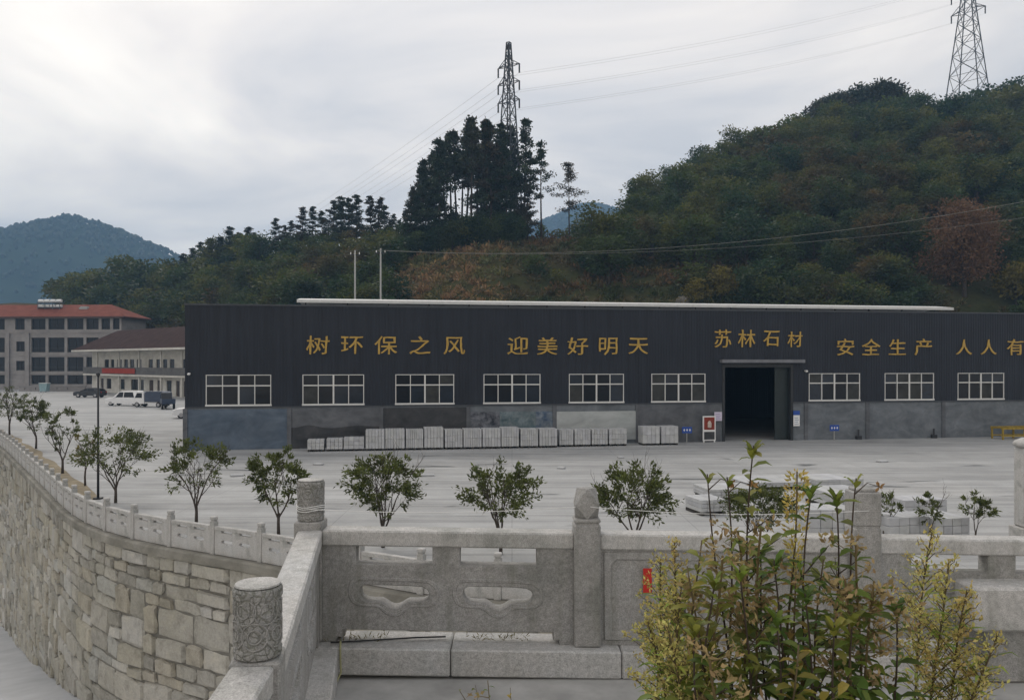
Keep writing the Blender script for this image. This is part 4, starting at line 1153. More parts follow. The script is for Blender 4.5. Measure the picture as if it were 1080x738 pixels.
# dormitory
DA = pix(88, 382, 148); DB = pix(192, 382, 122)
d_ = DB - DA; a_ = math.atan2(d_.y, d_.x); L = d_.length + 14
dm = thing('dormitory', 'two storey cream dormitory with a brown tiled roof and open gallery', 'building', (DA.x, DA.y, 0), a_)
HD = 7.3
def dl(px_):
    u = (px_ - 540) / F; c0, s0 = math.cos(a_), math.sin(a_)
    return (u * DA.y - DA.x) / (c0 - u * s0)
holes = []
up = [(101, 105.5), (107.5, 111), (114, 119), (121.5, 125.5), (127.5, 132), (134.5, 139.5), (147, 151.5), (155, 159.5), (162, 166.5), (169, 174), (181, 185.5), (188, 191)]
lo_ = [(97, 100), (103, 108), (115, 122), (128.5, 142), (147.5, 152), (156, 160), (166, 171), (175.5, 179.5), (183, 187.5)]
for a, b_ in up: holes.append((dl(a), dl(b_), 3.75, 5.9))
for a, b_ in lo_: holes.append((dl(a), dl(b_), 0.05 if (b_ - a) < 4.6 else 0.7, 2.5))
m_ = MB(); m_.plate(0, L, -0.05, HD, holes, 1.5, 1.75); obj('front_wall', m_, M['cream'], dm)
m_ = MB(); m_.box(0, 0.3, 1.752, 9, 0, HD); m_.box(L - .3, L, 1.752, 9, 0, HD); m_.box(0, L, 9, 9.3, 0, HD); obj('side_wall', m_, M['cream'], dm)
for h_ in holes:
    w = MB(); x0, x1, z0, z1 = h_; w.box(x0 + .04, x1 - .04, 1.63, 1.70, z0 + .01, z1 - .01)
    w.box((x0+x1)/2 - .05, (x0+x1)/2 + .05, 1.60, 1.628, z0 + .02, z1 - .02)
    obj('door' if z0 < 0.5 or (z1 - z0) > 2 else 'window', w, M['door'] if (z0 < 0.5) else M['glass'], dm)
m_ = MB(); m_.box(-0.3, L, 0.0, 1.497, 3.05, 3.35); obj('gallery_floor', m_, M['cream'], dm)
m_ = MB(); m_.box(-0.3, L, 0.02, 0.14, 3.352, 4.55); m_.box(-0.29, -0.17, 0.142, 1.49, 3.352, 4.55); obj('gallery_parapet', m_, M['dormgrey'], dm)
for px_ in (101, 124, 145, 168, 190):
    m_ = MB(); x = dl(px_); m_.box(x - .17, x + .17, 0.16, 0.48, 0, 3.048); m_.box(x - .13, x + .13, 0.16, 0.42, 3.352, HD - .1); obj('column', m_, M['cream'], dm)
m_ = MB(); hip_roof(m_, -0.6, L, -0.6, 9.3, HD + .32, 3.6, 0.9, 0.3); obj('roof', m_, M['tilebrown'], dm)
m_ = MB(); m_.box(-1.55, L + .85, -1.55, 10.1, HD + 0.002, HD + .316); obj('eave', m_, M['cream'], dm)
x0, x1 = dl(108), dl(143); thd = Matrix.Rotation(a_, 3, 'Z')
t_ = thing('red_banner', 'long red banner hung along the dormitory gallery', 'banner', Vector((DA.x, DA.y, 0)) + thd @ Vector((x0, -0.06, 3.5)), a_)
m_ = MB(); n_ = 20
for i in range(n_):
    a, b_ = (x1 - x0) * i / n_, (x1 - x0) * (i + 1) / n_
    ya, yb_ = -0.03 * math.sin(i * 1.3) - .04, -0.03 * math.sin((i + 1) * 1.3) - .04
    m_.poly([(a, ya, 0), (b_, yb_, 0), (b_, yb_, .85), (a, ya, .85)]); m_.poly([(a, ya + .015, 0), (a, ya + .015, .85), (b_, yb_ + .015, .85), (b_, yb_ + .015, 0)])
obj('cloth', m_, M['banner'], t_)
m_ = MB(); m_.box(-0.05, x1 - x0 + .05, -0.01, 0.02, .852, .89); obj('rod', m_, M['dark'], t_)
# low wall and bin before the office block
p0, p1 = pix(20, 410, 150), pix(90, 410, 150)
m_ = MB(); m_.plate(p0.x, p1.x, 0, 0.9, [(p0.x + 1 + 2*k, p0.x + 1.7 + 2*k, 0.35, 0.65) for k in range(5)], 150, 150.3); m_.box(p0.x - .1, p1.x + .1, 149.9, 150.4, 0.902, 1.02)
tag(obj('garden_wall', m_, M['greywall']), 'low pierced grey wall in front of the four storey block', 'wall')
c_ = pix(47, 409, 147); c_.z = 0
t_ = thing('waste_bin', 'pale blue bin standing before the low grey wall', 'bin', c_)
m_ = MB(); m_.prism([(-0.55, 0.12), (0.55, 0.12), (0.75, 1.5), (-0.75, 1.5)], -0.55, 0.55); obj('body', m_, simple('pale_blue_bin', (0.25, 0.36, 0.38), 0.5), t_)
m_ = MB(); m_.box(-0.8, 0.8, -0.6, 0.6, 1.502, 1.66, 0.05); obj('lid', m_, simple('grey_bin_lid', (0.45, 0.47, 0.46), 0.5), t_)
for sx in (-0.45, 0.45):
    m_ = MB(); m_.tube([(sx - .06, -0.4, 0.12), (sx + .06, -0.4, 0.12)], 0.12, 10); obj('wheel', m_, M['rubber'], t_)

# ------------------------------------------------------------------ vehicles
def wheel(parent, x, y, r=0.34, w=0.22):
    m_ = MB(); m_.tube([(x, y - w/2, r), (x, y + w/2, r)], r, 16); o = obj('wheel', m_, M['rubber'], parent)
    m_ = MB(); sy = -1 if y < 0 else 1; m_.tube([(x, y + sy*(w/2 - .01), r), (x, y + sy*(w/2 + .012), r)], r * 0.62, 12); obj('rim', m_, M['rim'], o)
def loft(m_, profs):     # list of (y, [(x,z)...]) closed sections
    n = len(profs[0][1]); bs = []
    for y, pr in profs:
        b0 = len(m_.v); m_.v += [(x, y, z) for x, z in pr]; bs.append(b0)
    for a, b_ in zip(bs, bs[1:]):
        for i in range(n):
            j = (i + 1) % n; m_.face((a + i, a + j, b_ + j, b_ + i))
    m_.face([bs[0] + i for i in range(n)][::-1]); m_.face([bs[-1] + i for i in range(n)])
def car(label, loc, rz, mat, suv=True, L=4.5, H=1.68, Wd=1.84):
    t_ = thing('parked_car', label, 'car', loc, rz)
    h = H
    P_ = [(-L/2, 0.34), (-L/2 - .02, 0.62), (-L/2 + .05, 0.92), (-L/2 + 1.05, 1.03), (-L/2 + 1.85, h - .10), (-L/2 + 2.3, h), (L/2 - .75, h - .02), (L/2 - .32, h - .14), (L/2 - .02, 1.05), (L/2, 0.6), (L/2 - .05, 0.32)]
    low = [(x, min(z, 1.0)) for x, z in P_]
    def inset(k, zs): return [(x * k, 0.34 + (z - .34) * zs) for x, z in P_]
    b_ = MB(); w = Wd / 2
    body = [(-L/2 + .02, 0.3), (-L/2 - .02, 0.55), (-L/2 + .03, 0.85), (-L/2 + .5, 0.97), (-L/2 + 1.1, 1.02), (L/2 - .1, 1.04), (L/2 + .01, 0.9), (L/2 + .01, 0.5), (L/2 - .05, 0.3)]
    def sc(k, dz): return [(x * k, z if z < 0.6 else z - dz) for x, z in body]
    loft(b_, [(-w, sc(0.965, .03)), (-w + .09, sc(1, 0)), (w - .09, sc(1, 0)), (w, sc(0.965, .03))])
    cab = [(-L/2 + 1.05, 0.99), (-L/2 + 1.8, h - .11), (-L/2 + 2.25, h - .01), (L/2 - .8, h), (L/2 - .42, h - .12), (L/2 - .10, 0.99)]
    def cs(k): c0 = (cab[0][0] + cab[-1][0]) / 2; return [(c0 + (x - c0) * k, z) for x, z in cab]
    wr = w - .30
    b0 = len(b_.v)
    loft(b_, [(-w + .06, [(x, min(z, 1.0)) for x, z in cab]), (-wr, cs(0.97)), (wr, cs(0.97)), (w - .06, [(x, min(z, 1.0)) for x, z in cab])])
    obj('body', b_, mat, t_)
    # side glass follows the cabin flank
    for sy in (-1, 1):
        for (xa, xb, n_) in ((-L/2 + 1.42, -0.02, 0), (0.08, L/2 - .95, 1)):
            g_ = MB(); z0, z1 = 1.05, h - .16
            def pt(x, z, o_):
                u = (z - 1.0) / (h - 1.0); return (x, sy * (lerp(w - .06, wr, u) + o_), z)
            xa2 = xa + (0.48 if n_ == 0 else 0); xb2 = xb - (0.28 if n_ == 1 else 0)
            lo4 = [pt(xa, z0, .012), pt(xb, z0, .012), pt(xb2, z1, .012), pt(xa2, z1, .012)]; li4 = [pt(xa, z0, -.01), pt(xb, z0, -.01), pt(xb2, z1, -.01), pt(xa2, z1, -.01)]
            loft4 = MB(); loft4.v = lo4 + li4
            for f_ in ((0,1,2,3),(7,6,5,4),(0,4,5,1),(1,5,6,2),(2,6,7,3),(3,7,4,0)): loft4.face(f_)
            obj('side_window', loft4, M['glass'], t_)
        m_ = MB(); m_.box(-L/2 + 1.25, -L/2 + 1.43, sy*(w + .08) - .07, sy*(w + .08) + .07, 1.0, 1.12, .02); obj('mirror', m_, mat, t_)
        m_ = MB(); y = sy * (w - .28); m_.box(-L/2 - .03, -L/2 + .22, y - .2, y + .2, 0.68, 0.82, .02); obj('headlight', m_, M['lampclear'], t_)
        m_ = MB(); m_.box(L/2 - .2, L/2 + .03, y - .16, y + .16, 0.74, 0.92, .02); obj('tail_light', m_, M['lampred'], t_)
        for x in (-L/2 + .82, L/2 - .84): wheel(t_, x, sy * (w - .115))
    g_ = MB(); b0 = 0
    for (xa, za, xb, zb) in ((-L/2 + 1.13, 1.06, -L/2 + 1.77, h - .16), (L/2 - .13, 1.08, L/2 - .38, h - .18)):
        d = Vector((zb - za, 0, -(xb - xa))).normalized() * (0.015 if xb < 0 or xa < 0 else 0.015)
        s_ = -1 if xa < 0 else 1
        n_ = Vector((s_ * abs(d.x), 0, abs(d.z)))
        ya, yb_ = w - .16, wr - .06
        lo4 = [(xa, -ya, za), (xa, ya, za), (xb, yb_, zb), (xb, -yb_, zb)]
        q0 = len(g_.v); g_.v += [tuple(Vector(p) + n_) for p in lo4] + [tuple(Vector(p) - n_) for p in lo4]
        for f_ in ((0,1,2,3),(7,6,5,4),(0,4,5,1),(1,5,6,2),(2,6,7,3),(3,7,4,0)): g_.face([q0 + i for i in f_])
    obj('windscreen', g_, M['glass'], t_)
    m_ = MB(); m_.box(-L/2 - .035, -L/2 + .1, -w + .3, w - .3, 0.42, 0.60, .01); m_.box(L/2 - .1, L/2 + .03, -0.6, 0.6, 0.36, 0.5, .01); obj('bumper_grille', m_, M['dark'], t_)
    return t_
c_ = ground(134, 427.5); car('white suv parked in front of the dormitory', c_, R(-8), M['carwhite'], L=4.9, H=1.85)
c_ = ground(95, 419); car('dark car parked at the left end of the dormitory', c_, R(-5), M['cardark'], L=4.4, H=1.5)
c_ = ground(209, 440.5) + Vector((0.0, 0.0, 0)); car('white car mostly hidden behind the left corner of the factory hall', c_, R(10), M['carwhite'], L=4.4, H=1.5)
# small white pickup
c_ = ground(160, 429); t_ = thing('pickup_truck', 'small white pickup with a navy canvas load bed beside the white suv', 'truck', c_, R(-12))
m_ = MB(); cabp = [(-2.1, 0.4), (-2.15, 0.95), (-1.85, 1.1), (-1.45, 1.85), (-0.55, 1.9), (-0.45, 0.4)]
loft(m_, [(-0.8, cabp), (-0.74, cabp), (0.74, cabp), (0.8, cabp)]); m_.box(-0.44, 2.2, -0.7, 0.7, 0.45, 0.62); obj('cab', m_, M['carwhite'], t_)
m_ = MB(); m_.box(-0.38, 2.25, -0.82, 0.82, 0.64, 1.10, .02); obj('load_bed', m_, M['carblue'], t_)
m_ = MB(); m_.prism([(-0.36, 1.102), (2.22, 1.102), (2.2, 1.75), (1.9, 1.9), (-0.1, 1.9), (-0.36, 1.75)], -0.80, 0.80); obj('canvas_cover', m_, M['carblue'], t_)
for sy in (-1, 1):
    m_ = MB(); m_.prism([(-1.72, 1.12), (-0.75, 1.12), (-0.75, 1.7), (-1.42, 1.7)], sy*0.79, sy*0.815); obj('side_window', m_, M['glass'], t_)
    m_ = MB(); m_.box(-2.17, -2.0, sy*0.55 - .16, sy*0.55 + .16, 0.72, 0.9, .02); obj('headlight', m_, M['lampclear'], t_)
    for x in (-1.45, 1.45): wheel(t_, x, sy*0.70, 0.31, 0.2)
# three wheeled farm truck
c_ = ground(176, 431); t_ = thing('farm_truck', 'dark three wheeled cargo truck parked right of the pickup', 'truck', c_, R(-60))
m_ = MB(); m_.box(-0.2, 1.7, -0.7, 0.7, 0.62, 0.70); m_.box(-0.2, 1.7, -0.72, -0.66, 0.702, 1.2); m_.box(-0.2, 1.7, 0.66, 0.72, 0.702, 1.2); m_.box(1.64, 1.7, -0.655, 0.655, 0.702, 1.2); obj('load_bed', m_, M['carblue'], t_)
m_ = MB(); m_.prism([(-1.6, 0.5), (-0.3, 0.5), (-0.3, 1.1), (-0.45, 1.85), (-1.25, 1.85), (-1.6, 1.1)], -0.55, 0.55); obj('cab', m_, M['cardark'], t_)
m_ = MB(); m_.prism([(-1.5, 1.15), (-0.5, 1.15), (-0.55, 1.7), (-1.25, 1.7)], -0.565, -0.54); obj('side_window', m_, M['glass'], t_)
for x, y in ((-1.3, 0), (1.1, -0.62), (1.1, 0.62)): wheel(t_, x, y, 0.36, 0.2)
m_ = MB(); m_.box(-1.0, 1.5, -0.12, 0.12, 0.42, 0.60); obj('chassis', m_, M['dark'], t_)
# white car at far left edge of the dormitory row
# ------------------------------------------------------------------ hill terrain
RID = [(-260, 27, 250), (-159, 24, 262), (-124, 25, 240), (-93, 28, 220), (-56, 33, 200), (-30, 33, 180), (-16, 30.5, 158), (0, 29.5, 152), (10.6, 31, 152), (18.8, 34, 160), (38, 44, 180), (61, 56, 200), (81, 65, 215), (102, 71, 225), (118, 70, 226), (130, 75, 230), (146, 78, 230), (165, 82, 230), (205, 88, 230), (280, 90, 230)]
RZ = [(a, b_) for a, b_, c in RID]; RY = [(a, c) for a, b_, c in RID]
FT = [(-260, 215), (-160, 205), (-105, 192), (-80, 172), (-60, 148), (-40, 122), (-15, 96), (5, 88), (40, 90), (110, 92), (280, 90)]
def smooth_interp(x, P, w=7):
    return (interp(x - w, P) + 2 * interp(x, P) + interp(x + w, P)) / 4
def hz(x, y):
    yr = smooth_interp(x, RY); zr = smooth_interp(x, RZ); y0 = smooth_interp(x, FT)
    t_ = (y - y0) / (yr - y0)
    if t_ <= 0: base = -0.4 + 6 * max(-0.5, t_)
    elif t_ < 1: base = -0.4 + zr * (0.45 * t_ + 0.55 * math.sin(t_ * math.pi / 2) ** 1.15)
    else: base = -0.4 + zr * (1 - 0.30 * sstep((t_ - 1) / 1.6))
    k_ = max(0, min(1, t_ * 3)) if t_ < 1 else 1
    return base + k_ * (3.0 * noise.noise((x * 0.022, y * 0.022, 3)) + 1.1 * noise.noise((x * 0.08, y * 0.08, 1)) + 0.35 * noise.noise((x * 0.3, y * 0.3, 8)))
hm = MB(); NX, NY = 150, 90
for j in range(NY + 1):
    for i in range(NX + 1):
        x = lerp(-255, 275, i / NX); y0 = smooth_interp(x, FT) - 4; y = lerp(y0, 420, (j / NY) ** 1.35); hm.v.append((x, y, hz(x, y)))
for j in range(NY):
    for i in range(NX):
        a = j * (NX + 1) + i; hm.face((a, a + 1, a + NX + 2, a + NX + 1))
struct('hill', hm, M['hill'], True)
def hill_hit(px, py):
    u = (px - 540) / F; y = 86
    while y < 300:
        if hz(u * y, y) >= EYE - (py - HZ) / F * y: return Vector((u * y, y, hz(u * y, y)))
        y += 0.5
    return None
# far mountains
def far_mountain(name, pts, Y, foot, seed):
    R_ = [((px - 540) / F * Y, EYE + (HZ - py) / F * Y) for px, py in pts]
    x0, x1 = R_[0][0], R_[-1][0]; m_ = MB(); nx, ny = 90, 34
    def z(x, t_):
        zr = (interp(x - 12, R_) + 2*interp(x, R_) + interp(x + 12, R_)) / 4
        pr = (0.35 * t_ + 0.65 * math.sin(min(1, t_) * math.pi / 2)) if t_ < 1 else 1 - 0.35 * (t_ - 1)
        return -12.4 + (zr + 12.4) * pr + min(1, t_ * 2) * (abs(1 - t_) * 22 * noise.noise((x * 0.006, t_ * 3, seed)) + 4 * noise.noise((x * 0.03, t_ * 9, seed)))
    for j in range(ny + 1):
        for i in range(nx + 1):
            x = lerp(x0, x1, i / nx); t_ = 1.6 * j / ny; m_.v.append((x, lerp(foot, Y, t_), z(x, t_)))
    for j in range(ny):
        for i in range(nx):
            a = j * (nx + 1) + i; m_.face((a, a + 1, a + nx + 2, a + nx + 1))
    struct(name, m_, M['mount'], True)
    q = random.Random(seed); w = MB()
    for k in range(3800):
        x = q.uniform(x0, x1); t_ = q.choice([q.uniform(0.15, 1.02), q.uniform(0.7, 1.03)]) if k % 4 else q.uniform(0.97, 1.03)
        y = lerp(foot, Y, t_); zz_ = z(x, t_); h = q.uniform(5, 9) * (1.25 if q.random() < .12 else 1); r = h * q.uniform(0.28, 0.5)
        v_ = q.uniform(0.6, 1.35); w.cur = (v_, v_, v_ * q.uniform(.85, 1.1)); b0 = len(w.v)
        n = 6
        for (rr, hh) in ((0.55, 0.15), (1.0, 0.45), (0.62, 0.8)):
            for c in range(n):
                a = 2*math.pi*c/n + q.uniform(-.3, .3); rad = r * rr * q.uniform(.7, 1.25); w.v.append((x + rad*math.cos(a), y + rad*math.sin(a), zz_ + h*hh*q.uniform(.9, 1.1)))
        w.v.append((x + q.uniform(-1, 1), y, zz_ + h))
        for l in range(2):
            for c in range(n): w.face((b0 + l*n + c, b0 + l*n + (c+1) % n, b0 + (l+1)*n + (c+1) % n, b0 + (l+1)*n + c))
        for c in range(n): w.face((b0 + 2*n + c, b0 + 2*n + (c+1) % n, b0 + 3*n))
    o = obj('distant_wood', w, M['leaf_far']); o['kind'] = 'stuff'
    tag(o, 'trees covering the ' + ('blue mountain at the far left' if seed == 1 else 'small blue peak behind the bare pines'), 'wood')
far_mountain('far_mountain', [(-330, 300), (-220, 275), (-120, 258), (-60, 252), (0, 245), (40, 236), (75, 231), (105, 238), (140, 252), (175, 266), (215, 287), (260, 310), (330, 330)], 1250, 900, 1)
far_mountain('far_peak', [(480, 272), (540, 248), (585, 230), (612, 217), (635, 217), (662, 228), (710, 250), (800, 268)], 1700, 1350, 2)

# ------------------------------------------------------------------ tree prototypes
def rand_dir(q): 
    v = Vector((q.gauss(0, 1), q.gauss(0, 1), q.gauss(0, 1))); return v.normalized()
def crown_cards(m_, q, centre, rad, n, size, flat=0.75, shell=0.55, tintv=(0.6, 1.35)):
    tv = q.uniform(*tintv); 
    for k in range(n):
        d = rand_dir(q); r = rad * (shell + (1 - shell) * q.random()) * q.uniform(0.75, 1.1)
        p_ = centre + Vector((d.x * r, d.y * r, d.z * r * flat))
        v_ = tv * q.uniform(0.75, 1.25); m_.cur = (v_, v_ * q.uniform(.95, 1.05), v_ * q.uniform(0.8, 1.1))
        dd = (d + rand_dir(q) * 0.9).normalized(); m_.leaf(p_, dd, rand_dir(q), size * q.uniform(.6, 1.3), size * q.uniform(.4, .8))
def broadleaf(seed, H=8.0, Wd=6.0, clumps=16, per=95, size=0.55, tv=(.82, 1.16)):
    q = random.Random(seed); cr = MB(); tk = MB()
    tk.tube([(0, 0, -0.6), (0.1, 0.05, H*.25), (q.uniform(-.3, .3), q.uniform(-.3, .3), H*.6)], [H*.028, H*.02, H*.008], 6)
    for k in range(clumps):
        u = (k + .5) / clumps; z = H * (0.28 + 0.66 * u); wr = Wd/2 * math.sin(math.pi * (0.22 + 0.70 * u)) ** 0.8
        a = k * 2.4 + q.uniform(-.5, .5); rr = wr * q.uniform(0.35, 0.85)
        c = Vector((rr * math.cos(a), rr * math.sin(a), z + q.uniform(-.06, .06) * H))
        tk.tube([(0, 0, z * 0.55), tuple(c * 0.7 + Vector((0, 0, z * .22))), tuple(c)], [H*.010, H*.006, H*.003], 4)
        crown_cards(cr, q, c, Wd * q.uniform(0.20, 0.34), per, size, .8, .25, tv)
    return cr, tk
def pine(seed, H=18.0, bare=0.45, Wd=5.0, layers=16, per=26, dens=1.0):
    q = random.Random(seed); cr = MB(); tk = MB()
    lean = Vector((q.uniform(-.5, .5), q.uniform(-.3, .3), 0))
    def ax(z): u = z / H; return lean * u * u * 1.5 + Vector((0.15*math.sin(u*5+seed), 0, z))
    tk.tube([ax(-1)] + [ax(H*i/7) for i in range(8)], [H*.0125] + [H*.0115*(1 - .9*i/7) + .015 for i in range(8)], 6)
    for k in range(layers):
        u = bare + (1 - bare) * (k + q.uniform(.1, .9)) / layers; z = H * u
        w = Wd/2 * (1 - ((u - bare) / (1 - bare)) ** 1.25 * 0.86) * q.choice([.35, .6, .8, .95, 1.1, 1.3])
        if (u - bare) / (1 - bare) < 0.12: w *= 0.6
        for j in range(q.choice([2, 3, 3, 4])):
            a = q.uniform(0, 6.28); d = Vector((math.cos(a), math.sin(a), q.uniform(-.05, .35)))
            c0 = ax(z); tip = c0 + d * w
            tk.tube([c0, (c0 + tip)/2 + Vector((0, 0, .12*w)), tip], [.05, .035, .015], 4)
            for s_ in (0.45, 0.72, 1.0):
                if q.random() < dens:
                    crown_cards(cr, q, c0 + (tip - c0) * s_ + Vector((0, 0, .1)), q.uniform(.34, .62) * Wd/5, int(per * dens), 0.40, 0.55, 0.2, (0.65, 1.4))
    crown_cards(cr, q, ax(H*.985), 0.28, 14, 0.5, 2.6, 0.1)
    return cr, tk
def proto(kind, name, args, leaf, bark):
    cr, tk = kind(**args)
    return (cr.mesh('crown', M[leaf]), tk.mesh('trunk', M[bark], True), name)
BL = [proto(broadleaf, 'tree', dict(seed=100+i, H=8.0, Wd=q_, clumps=c_, per=130, size=0.42), 'leaf_hill', 'bark') for i, (q_, c_) in enumerate([(6.0, 16), (7.0, 18), (5.0, 15), (6.6, 20), (5.6, 14)])]
PN = [proto(pine, 'pine_tree', dict(seed=200+i, H=18.0, bare=b_, Wd=w_, layers=l_, per=p_), 'leaf_pine', 'bark_pine') for i, (b_, w_, l_, p_) in enumerate([(.34, 5.4, 17, 26), (.42, 4.8, 14, 26), (.18, 6.2, 22, 26), (.56, 4.4, 11, 22)])]
PT = [proto(pine, 'pine_tree', dict(seed=300+i, H=18.0, bare=b_, Wd=w_, layers=l_, per=24, dens=1.0), 'leaf_pine', 'bark_pine') for i, (b_, w_, l_) in enumerate([(.42, 7.0, 11), (.45, 8.0, 11), (.38, 9.5, 12)])]
DK = proto(broadleaf, 'pine_tree', dict(seed=401, H=8.0, Wd=5.6, clumps=16, per=90), 'leaf_pine', 'bark_pine')
RED = proto(broadleaf, 'tree', dict(seed=411, H=11.0, Wd=9.0, clumps=36, per=280, size=0.34), 'leaf_red', 'bark')
GLD = proto(broadleaf, 'tree', dict(seed=412, H=6.0, Wd=6.0, clumps=16, per=90), 'leaf_gold', 'bark')
def plant_tree(pr, p, sc, rz, label, cat='tree', group=None, squash=1.0):
    t_ = thing(pr[2], label, cat, p, rz, group); t_.scale = (sc * squash, sc * squash, sc)
    link('crown', pr[0], t_); link('trunk', pr[1], t_)
    return t_
q = random.Random(21)
# tall clump
GP = 'tall pines in the dense clump'
n_ = 0
for px_, tp in [(434,196),(440,182),(446,170),(452,160),(458,166),(464,148),(470,150),(476,142),(482,138),(487,144),(492,132),(497,126),(503,128),(508,140),(513,130),(518,126),(524,132),(529,138),(534,150),(538,136),(543,158),(449,190),(461,178),(520,165),(437,205),(455,200),(507,185),(444,176)]:
    Y = q.uniform(146, 162); X = (px_ - 540) / F * Y; z = hz(X, Y) - .3; ztop = EYE + (HZ - tp) / F * Y
    plant_tree(PN[n_ % 3 if px_ < 468 or px_ > 502 else 3], (X, Y, z), (ztop - z) / 18.0, q.uniform(0, 6.28), 'tall dark pine packed in the dense clump around the left pylon', 'pine tree', GP, 1.0); n_ += 1
for px_, tp, k_, lab in ((553, 127, 0, 'thin tall pine with bare trunk directly right of the left pylon'), (571, 152, 1, 'bare trunked pine in the middle of the three lone pines'), (601, 174, 2, 'lone round crowned pine at the right end of the skyline gap')):
    Y = 150; X = (px_ - 540) / F * Y; z = hz(X, Y) - .3
    plant_tree(PT[k_], (X, Y, z), (EYE + (HZ - tp) / F * Y - z) / 18.0, 1.0 + k_, lab, 'pine tree', None, 0.95)
Y = 147; X = (556 - 540) / F * Y; z = hz(X, Y) - .3
plant_tree(PN[2], (X, Y, z), (EYE + (HZ - 196) / F * Y - z) / 18.0, .3, 'short dark conical pine at the foot of the left pylon', 'pine tree', None, 1.3)
for px_ in range(428, 552, 7):
    for dep in (143, 150):
        X = (px_ - 540) / F * dep; z = hz(X, dep) - .3
        plant_tree(BL[px_ % 5], (X, dep, z), q.uniform(.45, .8), q.uniform(0, 6), 'low dark bush under the tall pine clump', 'shrub', 'undergrowth below the tall pines', 1.2)
# left ridge pines
for px_, tp in [(172,284),(182,279),(193,268),(203,262),(212,256),(222,252),(232,250),(243,240),(252,246),(262,240),(268,246),(291,231),(300,238),(306,233),(319,219),(330,218),(340,222),(352,212),(360,208),(368,210),(376,206),(391,208),(399,208),(406,216),(414,226),(420,232),(428,222)]:
    X = 0; Y = interp(px_, [(100, 236), (180, 216), (300, 196), (400, 176), (430, 160)]); X = (px_ - 540) / F * Y; z = hz(X, Y) - .4
    h = max(5.0, EYE + (HZ - tp) / F * Y - z)
    plant_tree(PN[q.choice([0, 2, 2, 1])] if px_ > 285 else PN[2], (X, Y, z), h / 18.0, q.uniform(0, 6), 'dark slim pine on the skyline of the left ridge', 'pine tree', 'skyline pines on the left ridge', 1.5 if px_ > 285 else 1.9)
# dark knoll wood on the right summit
for k_ in range(30):
    px_ = q.uniform(858, 985); Y = q.uniform(214, 226); X = (px_ - 540) / F * Y; z = hz(X, Y) - .5
    tp = interp(px_, [(855, 118), (868, 104), (885, 96), (905, 90), (925, 85), (945, 89), (960, 97), (975, 104), (990, 116)]) + q.uniform(-2, 9)
    plant_tree(DK, (X, Y, z), max(.5, (EYE + (HZ - tp) / F * Y - z) / 8.0), q.uniform(0, 6), 'dark evergreen in the wood on the right hill summit', 'tree', 'dark evergreens on the summit', 1.0)
# red tree and yellow shrubs
c_ = hill_hit(1017, 312); 
if c_: plant_tree(RED, c_ - Vector((0, 0, .3)), (312 - 212) / F * c_.y / 11.0 * 1.0, .4, 'large rust red autumn tree low on the right hillside', 'tree')
for px_, py_, s_, lab in ((1072, 322, .9, 'yellow leaved shrub at the right frame edge below the red tree'), (735, 322, .6, 'small yellowing bush above the roof near the pale rock'), (760, 318, .75, 'larger yellowing bush right of the pale rock')):
    c_ = hill_hit(px_, py_)
    if c_: plant_tree(GLD, c_ - Vector((0, 0, .3)), s_, 1.2, lab, 'shrub')
# hillside trees: list of all, the largest as things, the others as one wood
allp = []
RT_ = hill_hit(1017, 312)
x = -200
while x < 215:
    y0 = smooth_interp(x, FT); yr = smooth_interp(x, RY); y = y0 + 3
    while y < yr + 16:
        xx, yy = x + q.uniform(-2.6, 2.6), y + q.uniform(-2.6, 2.6); y += 5.2
        px_ = 540 + F * xx / yy
        if px_ < 60 or px_ > 1180: continue
        z = hz(xx, yy); h = 8.0 * q.choice([.6, .7, .8, .85, .9, 1.05]) * q.uniform(.9, 1.1); 
        if 420 < px_ < 615 and yy < 150: 
            if q.random() < (.95 if px_ < 540 else .75): continue
            h *= .45
        elif 615 <= px_ < 800 and yy < 118:
            if q.random() < .6: continue
            h *= .5
        if 275 < px_ < 432 and yy > yr - 26: h = min(h, 4.2)
        if 425 < px_ < 665 and yy >= 132: h = min(h * .45, 3.2)
        if math.hypot(xx - RT_.x, yy - RT_.y) < 6 or (abs(px_ - 1017) < 40 and yy < RT_.y): continue
        pyt = HZ - F * (z + h - EYE) / yy
        rl = interp(px_, [(190, 320), (1080, 330)])
        if px_ > 190 and pyt > rl + 1: continue
        allp.append((h / yy, xx, yy, z, h))
    x += 5.2
allp.sort(reverse=True)
IND = 210
groups = {'left': ('bushy green tree on the lower left wooded slope', 'trees on the left wooded slope'), 'mid': ('low bushy tree on the bank behind the factory roof', 'trees on the bank behind the factory'), 'right': ('rounded tree in the mixed green and brown woods of the right hillside', 'trees on the right hillside')}
for k_, (s_, xx, yy, z, h) in enumerate(allp[:IND]):
    px_ = 540 + F * xx / yy; g_ = 'left' if px_ < 425 else 'mid' if px_ < 640 else 'right'
    plant_tree(BL[k_ % 5], (xx, yy, z - .3), h / 8.0, q.uniform(0, 6.28), groups[g_][0], 'tree', groups[g_][1], q.uniform(1.15, 1.55))
wd_ = MB()
small = [broadleaf(500 + i, 8.0, 6.4, 13, 34, 0.85)[0] for i in range(4)]
for s_, xx, yy, z, h in allp[IND:]:
    sm_ = q.choice(small); a = q.uniform(0, 6.28); ca, sa = math.cos(a), math.sin(a); f_ = h / 8.0; w_ = f_ * q.uniform(1.15, 1.55); b0 = len(wd_.v); tv = q.uniform(.8, 1.15)
    wd_.v += [(xx + (x_*ca - y_*sa)*w_, yy + (x_*sa + y_*ca)*w_, z - .3 + z_*f_) for x_, y_, z_ in sm_.v]
    wd_.f += [tuple(i + b0 for i in f2) for f2 in sm_.f]; wd_.c += [tuple(v_*tv for v_ in c) for c in sm_.c]; wd_.mi += sm_.mi
